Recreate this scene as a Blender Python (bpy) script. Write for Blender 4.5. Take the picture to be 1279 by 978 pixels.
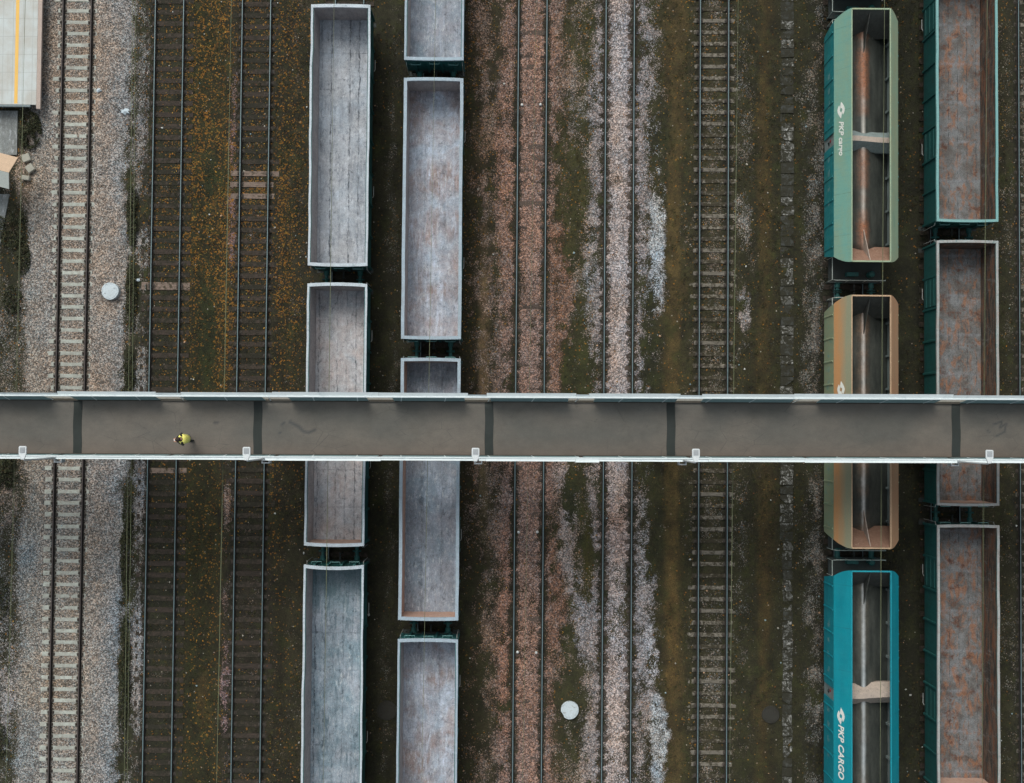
import bpy, bmesh, math, random
import numpy as np
from mathutils import Vector, Matrix
random.seed(7); rng = np.random.default_rng(7)
R = math.radians
for o in list(bpy.data.objects): bpy.data.objects.remove(o)
scene = bpy.context.scene
COL = scene.collection

# ------------------------------------------------------------------ camera, sky, sun, exposure
cam_d = bpy.data.cameras.new('camera'); cam = bpy.data.objects.new('camera', cam_d); COL.objects.link(cam)
cam_d.sensor_width = 36; cam_d.lens = 36 * 1536 / 1279; cam_d.clip_start = .5; cam_d.clip_end = 3000
cam.location = (0, 0, 65); cam.rotation_euler = (R(1.7), 0, R(.47))
scene.camera = cam
SUN_DIR = Vector((-.22, .62, .78)).normalized()
world = bpy.data.worlds.new('World'); scene.world = world; world.use_nodes = True
wn = world.node_tree.nodes; wl = world.node_tree.links
bg = wn['Background']; sky = wn.new('ShaderNodeTexSky'); sky.sky_type = 'NISHITA'; sky.sun_disc = False
sky.sun_elevation = math.asin(SUN_DIR.z); sky.sun_rotation = math.atan2(SUN_DIR.x, SUN_DIR.y)
sky.air_density = 1.0; sky.dust_density = 4.0
hs = wn.new('ShaderNodeHueSaturation'); hs.inputs['Saturation'].default_value = .38
wl.new(sky.outputs[0], hs.inputs['Color'])
tcw = wn.new('ShaderNodeTexCoord'); sepw = wn.new('ShaderNodeSeparateXYZ'); wl.new(tcw.outputs['Generated'], sepw.inputs[0])
mrw = wn.new('ShaderNodeMapRange'); mrw.inputs[1].default_value = 0; mrw.inputs[2].default_value = 1
mrw.inputs[3].default_value = .3; mrw.inputs[4].default_value = 2.6; wl.new(sepw.outputs[2], mrw.inputs[0])   # an overcast sky is brightest overhead
mxw = wn.new('ShaderNodeVectorMath'); mxw.operation = 'SCALE'
wl.new(hs.outputs[0], mxw.inputs[0]); wl.new(mrw.outputs[0], mxw.inputs['Scale']); mxt = wn.new('ShaderNodeMix'); mxt.data_type = 'RGBA'; mxt.blend_type = 'MULTIPLY'; mxt.inputs[0].default_value = 1; mxt.inputs[7].default_value = (.95, 1.0, .965, 1)
wl.new(mxw.outputs[0], mxt.inputs[6]); wl.new(mxt.outputs[2], bg.inputs[0])
bg.inputs[1].default_value = .094
sun_d = bpy.data.lights.new('sun', 'SUN'); sun = bpy.data.objects.new('sun', sun_d); COL.objects.link(sun)
sun_d.energy = 1.35; sun_d.angle = R(32); sun_d.color = (1, .98, .93)
sun.rotation_euler = SUN_DIR.to_track_quat('Z', 'Y').to_euler(); sun.location = (0, 60, 90)
vs = scene.view_settings; vs.view_transform = 'Standard'; vs.look = 'None'; vs.gamma = 1; vs.use_curve_mapping = False
vs.exposure = -0.2
scene.render.engine = 'CYCLES'
scene.cycles.max_bounces = 6; scene.cycles.diffuse_bounces = 3

# ------------------------------------------------------------------ helpers
def S(r, g, b):
    f = lambda c: (c / 255 / 12.92) if c <= 10 else ((c / 255 + .055) / 1.055) ** 2.4
    return (f(r), f(g), f(b))
def S4(*c): return S(*c) + (1,)

class Mesh:
    """collects polygons that become ONE mesh object"""
    def __init__(s): s.v = []; s.f = []; s.mi = []
    def add(s, vs, fs, mi=0):
        n = len(s.v); s.v += [tuple(p) for p in vs]
        for f in fs: s.f.append(tuple(i + n for i in f)); s.mi.append(mi)
    def box(s, x0, x1, y0, y1, z0, z1, mi=0, m=None):
        vs = [Vector((x, y, z)) for z in (z0, z1) for y in (y0, y1) for x in (x0, x1)]
        if m is not None: vs = [m @ p for p in vs]
        s.add(vs, [(0, 2, 3, 1), (4, 5, 7, 6), (0, 1, 5, 4), (2, 6, 7, 3), (0, 4, 6, 2), (1, 3, 7, 5)], mi)
    def tube(s, pts, r, n=8, mi=0):
        pts = [Vector(p) for p in pts]; rings = []
        for i, p in enumerate(pts):
            d = (pts[min(i + 1, len(pts) - 1)] - pts[max(i - 1, 0)]).normalized()
            a = d.orthogonal().normalized() if abs(d.z) > .9 else d.cross(Vector((0, 0, 1))).normalized()
            b = d.cross(a)
            rr = r[i] if isinstance(r, (list, tuple)) else r
            rings.append([p + (a * math.cos(2 * math.pi * k / n) + b * math.sin(2 * math.pi * k / n)) * rr for k in range(n)])
        vs = [q for ring in rings for q in ring]; fs = []
        for i in range(len(pts) - 1):
            for k in range(n): fs.append((i * n + k, i * n + (k + 1) % n, (i + 1) * n + (k + 1) % n, (i + 1) * n + k))
        fs.append(tuple(range(n))[::-1]); fs.append(tuple((len(pts) - 1) * n + k for k in range(n)))
        s.add(vs, fs, mi)
    def lathe(s, prof, c=(0, 0, 0), axis='z', n=24, mi=0):
        vs = []; fs = []; c = Vector(c)
        for r_, h in prof:
            for k in range(n):
                a = 2 * math.pi * k / n; u, w = r_ * math.cos(a), r_ * math.sin(a)
                vs.append(c + (Vector((u, w, h)) if axis == 'z' else Vector((h, u, w)) if axis == 'x' else Vector((w, h, u))))
        for i in range(len(prof) - 1):
            for k in range(n): fs.append((i * n + k, i * n + (k + 1) % n, (i + 1) * n + (k + 1) % n, (i + 1) * n + k))
        fs.append(tuple(range(n))[::-1]); fs.append(tuple((len(prof) - 1) * n + k for k in range(n)))
        s.add(vs, fs, mi)
    def prism(s, poly, d0, d1, mi=0):
        """poly: 3-D points in order, swept from +d0 to +d1 (vectors)"""
        d0, d1 = Vector(d0), Vector(d1); n = len(poly); poly = [Vector(p) for p in poly]
        s.add([p + d0 for p in poly] + [p + d1 for p in poly],
              [tuple(range(n))[::-1], tuple(range(n, 2 * n))] + [(i, (i + 1) % n, n + (i + 1) % n, n + i) for i in range(n)], mi)
    def shell(s, fa, fb, nu, nv, mi=0):
        """closed plate between two surfaces fa(u,v) and fb(u,v)"""
        w = nv + 1; n = (nu + 1) * w
        vs = [fa(i / nu, j / nv) for i in range(nu + 1) for j in range(w)] + [fb(i / nu, j / nv) for i in range(nu + 1) for j in range(w)]
        fs = []
        for i in range(nu):
            for j in range(nv):
                a = i * w + j; q = (a, a + w, a + w + 1, a + 1)
                fs.append(q); fs.append(tuple(n + k for k in q[::-1]))
        for i in range(nu):
            for j in (0, nv):
                a, b = i * w + j, (i + 1) * w + j
                fs.append((a, n + a, n + b, b) if j == 0 else (b, n + b, n + a, a))
        for j in range(nv):
            for i in (0, nu):
                a, b = i * w + j, i * w + j + 1
                fs.append((b, n + b, n + a, a) if i == 0 else (a, n + a, n + b, b))
        s.add(vs, fs, mi)
    def mesh(s, name, mats, bevel=0, smooth=False):
        me = bpy.data.meshes.new(name); me.from_pydata(s.v, [], s.f)
        for m in (mats if isinstance(mats, (list, tuple)) else [mats]): me.materials.append(m)
        me.polygons.foreach_set('material_index', s.mi)
        bm = bmesh.new(); bm.from_mesh(me); bmesh.ops.recalc_face_normals(bm, faces=bm.faces)
        if bevel:
            es = [e for e in bm.edges if len(e.link_faces) == 2 and e.calc_face_angle(0) > .6]
            bmesh.ops.bevel(bm, geom=es, offset=bevel, segments=1, affect='EDGES', profile=.5)
        bm.to_mesh(me); bm.free()
        if smooth: me.polygons.foreach_set('use_smooth', [True] * len(me.polygons))
        return me
    def obj(s, name, mats, parent=None, loc=(0, 0, 0), bevel=0, smooth=False):
        return link(name, s.mesh(name, mats, bevel, smooth), parent, loc)

def link(name, me, parent=None, loc=(0, 0, 0)):
    o = bpy.data.objects.new(name, me); COL.objects.link(o); o.location = loc; o.parent = parent
    return o
def tag(o, label=None, cat=None, group=None, kind=None):
    if label: o['label'] = label
    if cat: o['category'] = cat
    if group: o['group'] = group
    if kind: o['kind'] = kind
    return o
def thing(name, loc, label, cat, group=None, rz=0):
    o = bpy.data.objects.new(name, None); COL.objects.link(o); o.location = loc; o.rotation_euler = (0, 0, rz)
    o.empty_display_size = .3
    return tag(o, label, cat, group)
def structure(o): o['kind'] = 'structure'; return o

# value noise in numpy
class VN:
    def __init__(s, seed): s.t = np.random.default_rng(seed).random((256, 256))
    def __call__(s, x, y):
        x = np.asarray(x, float); y = np.asarray(y, float)
        xi = np.floor(x).astype(int); yi = np.floor(y).astype(int); fx = x - xi; fy = y - yi
        fx = fx * fx * (3 - 2 * fx); fy = fy * fy * (3 - 2 * fy)
        g = lambda a, b: s.t[a & 255, b & 255]
        return (g(xi, yi) * (1 - fx) + g(xi + 1, yi) * fx) * (1 - fy) + (g(xi, yi + 1) * (1 - fx) + g(xi + 1, yi + 1) * fx) * fy
    def fbm(s, x, y, o=4):
        t = 0; a = .5; n = 0
        for k in range(o): t = t + a * s(x * 2 ** k + 17 * k, y * 2 ** k + 31 * k); n += a; a *= .55
        return t / n
vn = [VN(i) for i in range(12)]

# ------------------------------------------------------------------ material kit
class NT:
    def __init__(s, name, rough=.8, metal=0.):
        s.m = bpy.data.materials.new(name); s.m.use_nodes = True; s.t = s.m.node_tree
        s.b = s.t.nodes['Principled BSDF']; s.b.inputs['Roughness'].default_value = rough; s.b.inputs['Metallic'].default_value = metal
        s.tc = s.t.nodes.new('ShaderNodeTexCoord')
        s.oi = s.t.nodes.new('ShaderNodeObjectInfo')
    def n(s, t, **kw):
        nd = s.t.nodes.new(t)
        for k, v in kw.items(): setattr(nd, k, v)
        return nd
    def set(s, sock, v):
        if isinstance(v, bpy.types.NodeSocket): s.t.links.new(v, sock)
        elif isinstance(v, (tuple, list)) and len(v) == 3 and sock.type == 'RGBA': sock.default_value = tuple(v) + (1,)
        else: sock.default_value = v
    def math(s, op, a, b=0., clamp=False):
        nd = s.n('ShaderNodeMath', operation=op, use_clamp=clamp); s.set(nd.inputs[0], a); s.set(nd.inputs[1], b); return nd.outputs[0]
    def pos(s, scale=(1, 1, 1), shift=True):
        mp = s.n('ShaderNodeMapping'); s.t.links.new(s.tc.outputs['Object'], mp.inputs[0]); mp.inputs['Scale'].default_value = scale
        if shift:   # every object gets its own patch of the pattern
            cb = s.n('ShaderNodeCombineXYZ'); m = s.math('MULTIPLY', s.oi.outputs['Random'], 97.)
            for i in range(3): s.t.links.new(m, cb.inputs[i])
            s.t.links.new(cb.outputs[0], mp.inputs['Location'])
        return mp.outputs[0]
    def noise(s, vec, scale, detail=4, rough=.6, dist=0.):
        nd = s.n('ShaderNodeTexNoise'); s.t.links.new(vec, nd.inputs['Vector']); nd.inputs['Scale'].default_value = scale
        nd.inputs['Detail'].default_value = detail; nd.inputs['Roughness'].default_value = rough; nd.inputs['Distortion'].default_value = dist
        return nd.outputs['Fac']
    def voro(s, vec, scale, out='Color', feature='F1'):
        nd = s.n('ShaderNodeTexVoronoi', feature=feature); s.t.links.new(vec, nd.inputs['Vector']); nd.inputs['Scale'].default_value = scale
        return nd.outputs[out]
    def ramp(s, v, lo, hi, a=0., b=1.):
        nd = s.n('ShaderNodeMapRange'); nd.clamp = True
        for i, q in enumerate((v, lo, hi, a, b)): s.set(nd.inputs[i], q)
        return nd.outputs[0]
    def mix(s, f, a, b, mode='MIX'):
        nd = s.n('ShaderNodeMix', data_type='RGBA', blend_type=mode); nd.clamp_factor = True
        s.set(nd.inputs[0], f); s.set(nd.inputs[6], a); s.set(nd.inputs[7], b); return nd.outputs[2]
    def mul(s, col, f):   # scale a colour by a value
        nd = s.n('ShaderNodeVectorMath', operation='SCALE'); s.set(nd.inputs[0], col); s.set(nd.inputs['Scale'], f); return nd.outputs[0]
    def bump(s, h, d, strength=.6):
        nd = s.n('ShaderNodeBump'); nd.inputs['Distance'].default_value = d; nd.inputs['Strength'].default_value = strength
        s.t.links.new(h, nd.inputs['Height']); s.t.links.new(nd.outputs[0], s.b.inputs['Normal'])
    def sep(s, vec):
        nd = s.n('ShaderNodeSeparateXYZ'); s.t.links.new(vec, nd.inputs[0]); return nd.outputs
    def attr(s, name, out='Color'):
        nd = s.n('ShaderNodeAttribute', attribute_name=name); return nd.outputs[out]
    def done(s, col, rough=None):
        s.set(s.b.inputs['Base Color'], col)
        if rough is not None: s.set(s.b.inputs['Roughness'], rough)
        return s.m

def grimy(name, base, dirt, dirt2=None, rough=.6, metal=0., amount=.5, streak=(1, 1, .25), scale=3., speck=.25, bump=.004):
    """painted or bare surface with broad dirt clouds, drawn-out streaks and fine speckle"""
    k = NT(name, rough, metal)
    p = k.pos(); c = k.ramp(k.noise(p, scale * .35, 5, .65, .4), .35, .7)
    st = k.ramp(k.noise(k.pos(streak), scale * 3, 4, .6), .42, .75)
    f = k.math('MULTIPLY', k.math('ADD', c, st), amount * .7, True)
    col = k.mix(f, base, dirt)
    if dirt2: col = k.mix(k.math('MULTIPLY', k.ramp(k.noise(p, scale * 1.1, 6, .7, .8), .55, .72), min(1, amount * 1.4)), col, dirt2)
    sp = k.ramp(k.noise(p, scale * 14, 2, .6), .25, .75, 1 - speck, 1 + speck)
    if bump: k.bump(k.noise(p, scale * 10, 3), bump)
    return k.done(k.mul(col, sp), k.ramp(c, 0, 1, rough, min(1, rough + .2)))

M_rail_head = grimy('polished_rail_steel', S(102, 124, 128), S(76, 92, 95), rough=.38, metal=0., amount=.4, streak=(4, .1, 1), bump=0)
M_rail_rust = grimy('rusty_rail_side', S(36, 34, 32), S(50, 40, 35), rough=.8, amount=.6, streak=(4, .3, 1))
M_rail_brown = grimy('brown_rail_head', S(78, 68, 66), S(60, 50, 48), rough=.5, amount=.5, streak=(4, .2, 1), bump=0)
M_plate = grimy('oily_fastening_steel', S(62, 57, 52), S(74, 62, 54), rough=.7)
M_underframe = grimy('dark_underframe_steel', S(44, 52, 52), S(50, 44, 38), rough=.7)
M_wheel = grimy('wheel_steel', S(52, 48, 45), S(70, 62, 56), rough=.5, metal=.3)
M_wire = grimy('weathered_copper_wire', S(112, 114, 82), S(92, 106, 88), rough=.5)

def rail_stain(k, col, c=S(58, 50, 44), w0=.09, w1=.2):
    x, y, z = k.sep(k.pos(shift=False)); d = k.math('ABSOLUTE', k.math('SUBTRACT', k.math('ABSOLUTE', x), GAUGE_))
    return k.mix(k.ramp(k.math('ADD', d, k.math('MULTIPLY', k.math('SUBTRACT', k.noise(k.pos(), 9, 3), .5), .1)), w0, w1, .85, 0.), col, c)
GAUGE_ = .7525
def soil_over(name, base, base2, lo, hi, soil=S(54, 48, 34), per=.35):
    """sleeper surface partly buried under soil and moss: patches of soil of their own shape"""
    k = NT(name, .92); p = k.pos()
    col = k.mix(k.ramp(k.noise(k.pos((.5, 4, 1)), 5, 5, .7), .35, .65), base, base2)
    col = k.mul(col, k.ramp(k.oi.outputs['Random'], 0, 1, 1 - per, 1 + per))
    f = k.math('ADD', k.noise(p, 5.5, 5, .75), k.ramp(k.oi.outputs['Random'], 0, 1, -.12, .12))
    sp = k.mul(soil, k.ramp(k.noise(p, 60, 2), .3, .7, .5, 1.6))
    k.bump(k.noise(p, 40, 3), .01)
    return k.done(rail_stain(k, k.mix(k.ramp(f, lo, hi), col, sp), S(48, 44, 39)))
def conc_sleeper():
    k = NT('pale_concrete_sleeper', .9); p = k.pos(); col = k.mix(k.ramp(k.noise(p, 3, 5, .7), .4, .65), S(178, 182, 174), S(154, 152, 144)); col = k.mix(k.math('MULTIPLY', k.ramp(k.noise(p, 7, 5, .8), .52, .64), .7), col, S(140, 132, 122))
    col = k.mul(col, k.ramp(k.oi.outputs['Random'], 0, 1, .88, 1.08)); return k.done(k.mul(rail_stain(k, col, S(74, 62, 54)), k.ramp(k.noise(p, 40, 2), .3, .7, .85, 1.15)))
M_sleeper_conc = conc_sleeper()
M_sl_dirty = soil_over('mossy_concrete_sleeper', S(146, 138, 126), S(104, 97, 87), .41, .57)
M_sl_wood = soil_over('dark_timber_sleeper', S(80, 66, 58), S(54, 47, 40), .37, .57, S(38, 35, 25))
M_sl_wood_rust = soil_over('stony_timber_sleeper', S(74, 60, 54), S(52, 44, 39), .36, .6, S(84, 72, 64))
M_sl_pale = soil_over('bleached_timber_sleeper', S(142, 124, 112), S(104, 88, 80), .47, .62, per=.15)

# wagons -----------------------------------------------------------
def floor_mat(name, c1, c2, c3, dark, lines=6.2, seam=1.9, warp=.03, linef=.7, spots=.5, end_shade=None):
    """sheet or plank floor: long joints along the wagon, cross seams, stains"""
    k = NT(name, .75); p0 = k.pos(shift=False); p = k.pos()
    col = k.mix(k.ramp(k.noise(p, .7, 5, .6, .6), .36, .64), c1, c2)
    col = k.mix(k.ramp(k.noise(k.pos((2.2, .35, 1)), 1.6, 6, .7, .5), .5, .68), col, c3)
    x, y, z = k.sep(p0)
    wob = k.math('MULTIPLY', k.math('SUBTRACT', k.noise(p, 1.3, 4), .5), warp * 8)
    fx = k.math('FRACT', k.math('ADD', k.math('MULTIPLY', k.math('ADD', x, wob), lines / 3.), .5))
    plank = k.math('FLOOR', k.math('ADD', k.math('MULTIPLY', x, lines / 3.), .5))
    wn_ = k.n('ShaderNodeTexWhiteNoise', noise_dimensions='1D'); k.t.links.new(k.math('ADD', plank, k.math('MULTIPLY', k.oi.outputs['Random'], 50.)), wn_.inputs['W'])
    col = k.mul(col, k.ramp(wn_.outputs[0], 0, 1, .9, 1.1))
    wl_ = k.n('ShaderNodeTexWhiteNoise', noise_dimensions='1D'); k.t.links.new(k.math('ADD', k.math('FLOOR', k.math('MULTIPLY', k.math('ADD', x, wob), lines / 3.)), k.math('MULTIPLY', k.oi.outputs['Random'], 31.)), wl_.inputs['W'])
    near = k.math('MINIMUM', fx, k.math('SUBTRACT', 1., fx))
    l1 = k.ramp(near, .0, k.ramp(k.noise(p, 4, 3), .3, .7, .03, .2), 1., 0.)
    fy = k.math('FRACT', k.math('ADD', k.math('DIVIDE', k.math('ADD', y, k.math('MULTIPLY', wob, .6)), seam), .5)); ny = k.math('MINIMUM', fy, k.math('SUBTRACT', 1., fy))
    l2 = k.ramp(ny, 0., .022, .8, 0.)
    l1 = k.math('MULTIPLY', l1, k.ramp(wl_.outputs[0], .2, .8, .25, 1.25)); l2 = k.math('MULTIPLY', l2, k.ramp(k.noise(k.pos((.6, 1, 1)), .8, 3), .4, .62, .05, 1.))
    brk = k.ramp(k.noise(k.pos((1.5, .8, 1)), 2.2, 5, .75), .38, .62)
    l = k.math('MULTIPLY', k.math('MAXIMUM', l1, l2), k.math('MULTIPLY', brk, linef), True)
    col = k.mix(l, col, dark)
    blot = k.math('MULTIPLY', k.ramp(k.noise(k.pos((1.3, .8, 1)), 3.4, 6, .8, .8), .54, .66), spots)
    col = k.mix(blot, col, dark)
    pit = k.math('MULTIPLY', k.ramp(k.noise(p, 9, 5, .85), .6, .68), k.ramp(k.noise(p, 1.7, 3), .45, .62)); col = k.mix(k.math('MULTIPLY', pit, .7), col, dark)
    chalk = k.math('MULTIPLY', k.ramp(k.noise(k.pos((1.6, .5, 1)), 5, 6, .8, .4), .53, .64), .6); col = k.mix(chalk, col, S(200, 204, 208))
    col = k.mul(col, k.ramp(k.noise(k.pos((1, .55, 1)), 1.1, 5, .7), .32, .68, .72, 1.2)); col = k.mul(col, k.ramp(k.noise(p, 5, 5, .7), .3, .7, .8, 1.18))
    if end_shade: col = k.mix(k.math('MULTIPLY', k.ramp(k.math('ADD', y, k.math('MULTIPLY', k.math('SUBTRACT', k.noise(k.pos((2, .5, 1)), 1.5, 5, .7), .5), 5.)), end_shade, end_shade + 2.2), .75), col, S(78, 104, 110))   # shade of the end wall painted into the floor colour
    col = k.mul(col, k.ramp(k.noise(p, 24, 4, .8), .25, .75, .55, 1.42))
    k.bump(k.noise(p, 18, 4), .006)
    return k.done(col)
M_floor_dusty = floor_mat('dusty_plank_floor', S(160, 169, 180), S(178, 180, 186), S(142, 146, 154), S(56, 62, 72), linef=.95, spots=.65)
M_floor_pink = floor_mat('pinkish_plank_floor', S(166, 171, 178), S(180, 168, 166), S(186, 184, 188), S(62, 66, 74), linef=.9, spots=.65)
M_floor_blue = floor_mat('bluish_sheet_floor', S(126, 146, 158), S(162, 169, 180), S(98, 118, 130), S(44, 60, 72), spots=.75, linef=.9, end_shade=3.6)
M_floor_mottled = floor_mat('mottled_sheet_floor', S(162, 173, 188), S(150, 134, 132), S(182, 190, 206), S(70, 76, 86), lines=3., seam=2.4, linef=.45, spots=.65, warp=.01)
M_floor_grey = floor_mat('grey_mottled_floor', S(130, 146, 160), S(152, 154, 164), S(164, 174, 190), S(58, 66, 76), lines=3., seam=2.4, linef=.45, spots=.65, warp=.01)
def rust_floor():
    k = NT('rust_stained_floor', .75); p0 = k.pos(shift=False); p = k.pos(); x, y, z = k.sep(p0)
    col = k.mix(k.ramp(k.noise(p, 1.1, 6, .65, .5), .38, .62), S(120, 122, 124), S(92, 87, 83))
    bl = k.ramp(k.noise(k.pos((2.0, .9, 1)), 1.5, 5, .7, .6), .49, .62)
    col = k.mix(k.math('MULTIPLY', bl, .8), col, S(144, 98, 70))
    col = k.mix(k.ramp(k.noise(p, 2.2, 5, .7), .57, .68), col, S(92, 58, 44))
    fx = k.math('FRACT', k.math('ADD', k.math('MULTIPLY', k.math('ADD', x, k.math('MULTIPLY', k.math('SUBTRACT', k.noise(p, 2.5, 3), .5), .1)), 2.1), .5)); near = k.math('MINIMUM', fx, k.math('SUBTRACT', 1., fx))
    l = k.math('MULTIPLY', k.ramp(near, 0., .07, 1., 0.), k.ramp(k.noise(k.pos((2, 1.2, 1)), 2.4, 5, .75), .45, .6))
    col = k.mix(k.math('MULTIPLY', l, .95), col, S(40, 42, 50))
    fy = k.math('FRACT', k.math('DIVIDE', y, 2.05)); ny = k.math('MINIMUM', fy, k.math('SUBTRACT', 1., fy))
    col = k.mix(k.math('MULTIPLY', k.ramp(ny, 0., .06, 1., 0.), k.ramp(k.noise(p, 2.), .4, .6, .1, .6)), col, S(128, 132, 138))
    col = k.mul(col, k.ramp(k.noise(p, 20, 4, .8), .25, .75, .42, 1.55))
    col = k.mul(col, k.ramp(k.noise(p, 4, 5, .75), .3, .7, .75, 1.25))
    k.bump(k.noise(p, 16, 4), .008)
    return k.done(col)
M_floor_rust = rust_floor()
M_wall_dusty = grimy('dusty_inner_wall', S(170, 164, 164), S(130, 128, 130), S(188, 168, 160), rough=.8, amount=.8, streak=(1, 1, .2), speck=.35)
def rusty_wall():
    k = NT('rusty_inner_wall', .85); p = k.pos()
    col = k.mix(k.ramp(k.noise(k.pos((.6, .35, 2.2)), 2.2, 6, .75, .5), .42, .58), S(52, 54, 52), S(108, 90, 78))
    col = k.mix(k.math('MULTIPLY', k.ramp(k.noise(k.pos((1, .5, 1.6)), 1.7, 6, .8, .6), .5, .6), .85), col, S(132, 84, 58))
    col = k.mix(k.math('MULTIPLY', k.ramp(k.noise(k.pos((1, .8, .25)), 4, 5, .8), .55, .66), .7), col, S(128, 126, 122))
    return k.done(k.mul(col, k.ramp(k.noise(p, 18, 4, .8), .25, .75, .45, 1.55)))
M_wall_rusty = rusty_wall()
M_wall_salmon = grimy('salmon_rust_inner_wall', S(196, 164, 148), S(168, 130, 114), S(164, 152, 146), rough=.8, amount=.7)
M_rim_white = grimy('chalky_white_rim', S(196, 207, 216), S(160, 161, 163), S(128, 144, 152), rough=.6, amount=.6, scale=5, speck=.2)
M_rim_blue = grimy('pale_blue_grey_rim', S(158, 177, 190), S(142, 144, 150), S(182, 194, 206), rough=.6, amount=.65, scale=5, speck=.2)
M_rim_teal = grimy('pale_teal_rim', S(112, 162, 162), S(140, 170, 166), S(96, 124, 120), rough=.6, amount=.5, scale=4)
M_rim_worn = grimy('worn_grey_rim', S(160, 168, 168), S(150, 128, 120), S(88, 120, 120), rough=.6, amount=.7, scale=5)
M_teal = grimy('faded_teal_paint', S(40, 98, 100), S(32, 74, 76), S(66, 92, 90), rough=.55, amount=.6, scale=2)
M_teal_dark = grimy('grimy_teal_paint', S(28, 88, 86), S(24, 68, 66), S(44, 60, 58), rough=.55, amount=.6, scale=2)

# ------------------------------------------------------------------ track geometry table: centre x, sleeper kind, head material
TR = dict(T1=-23.33, T2=-18.41, T3=-13.78, TA=-8.83, TB=-4.1, T4=.93, T5=5.58, T6=10.6, TH=17.72, TW=22.82, T9=27.52)
GAUGE = .7525   # half distance between rail centres

# ------------------------------------------------------------------ ground sheet
def axis(lo, hi, step, outer):
    return np.concatenate([-np.array(outer[::-1]) + lo, np.arange(lo, hi + 1e-6, step), np.array(outer) + hi])
gx = axis(-32., 32., .1, [1, 3, 7, 15, 40, 120, 400, 900]); gy = axis(-26., 27., .11, [1, 3, 7, 15, 40, 120, 400, 900])
GX, GY = np.meshgrid(gx, gy)
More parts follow.
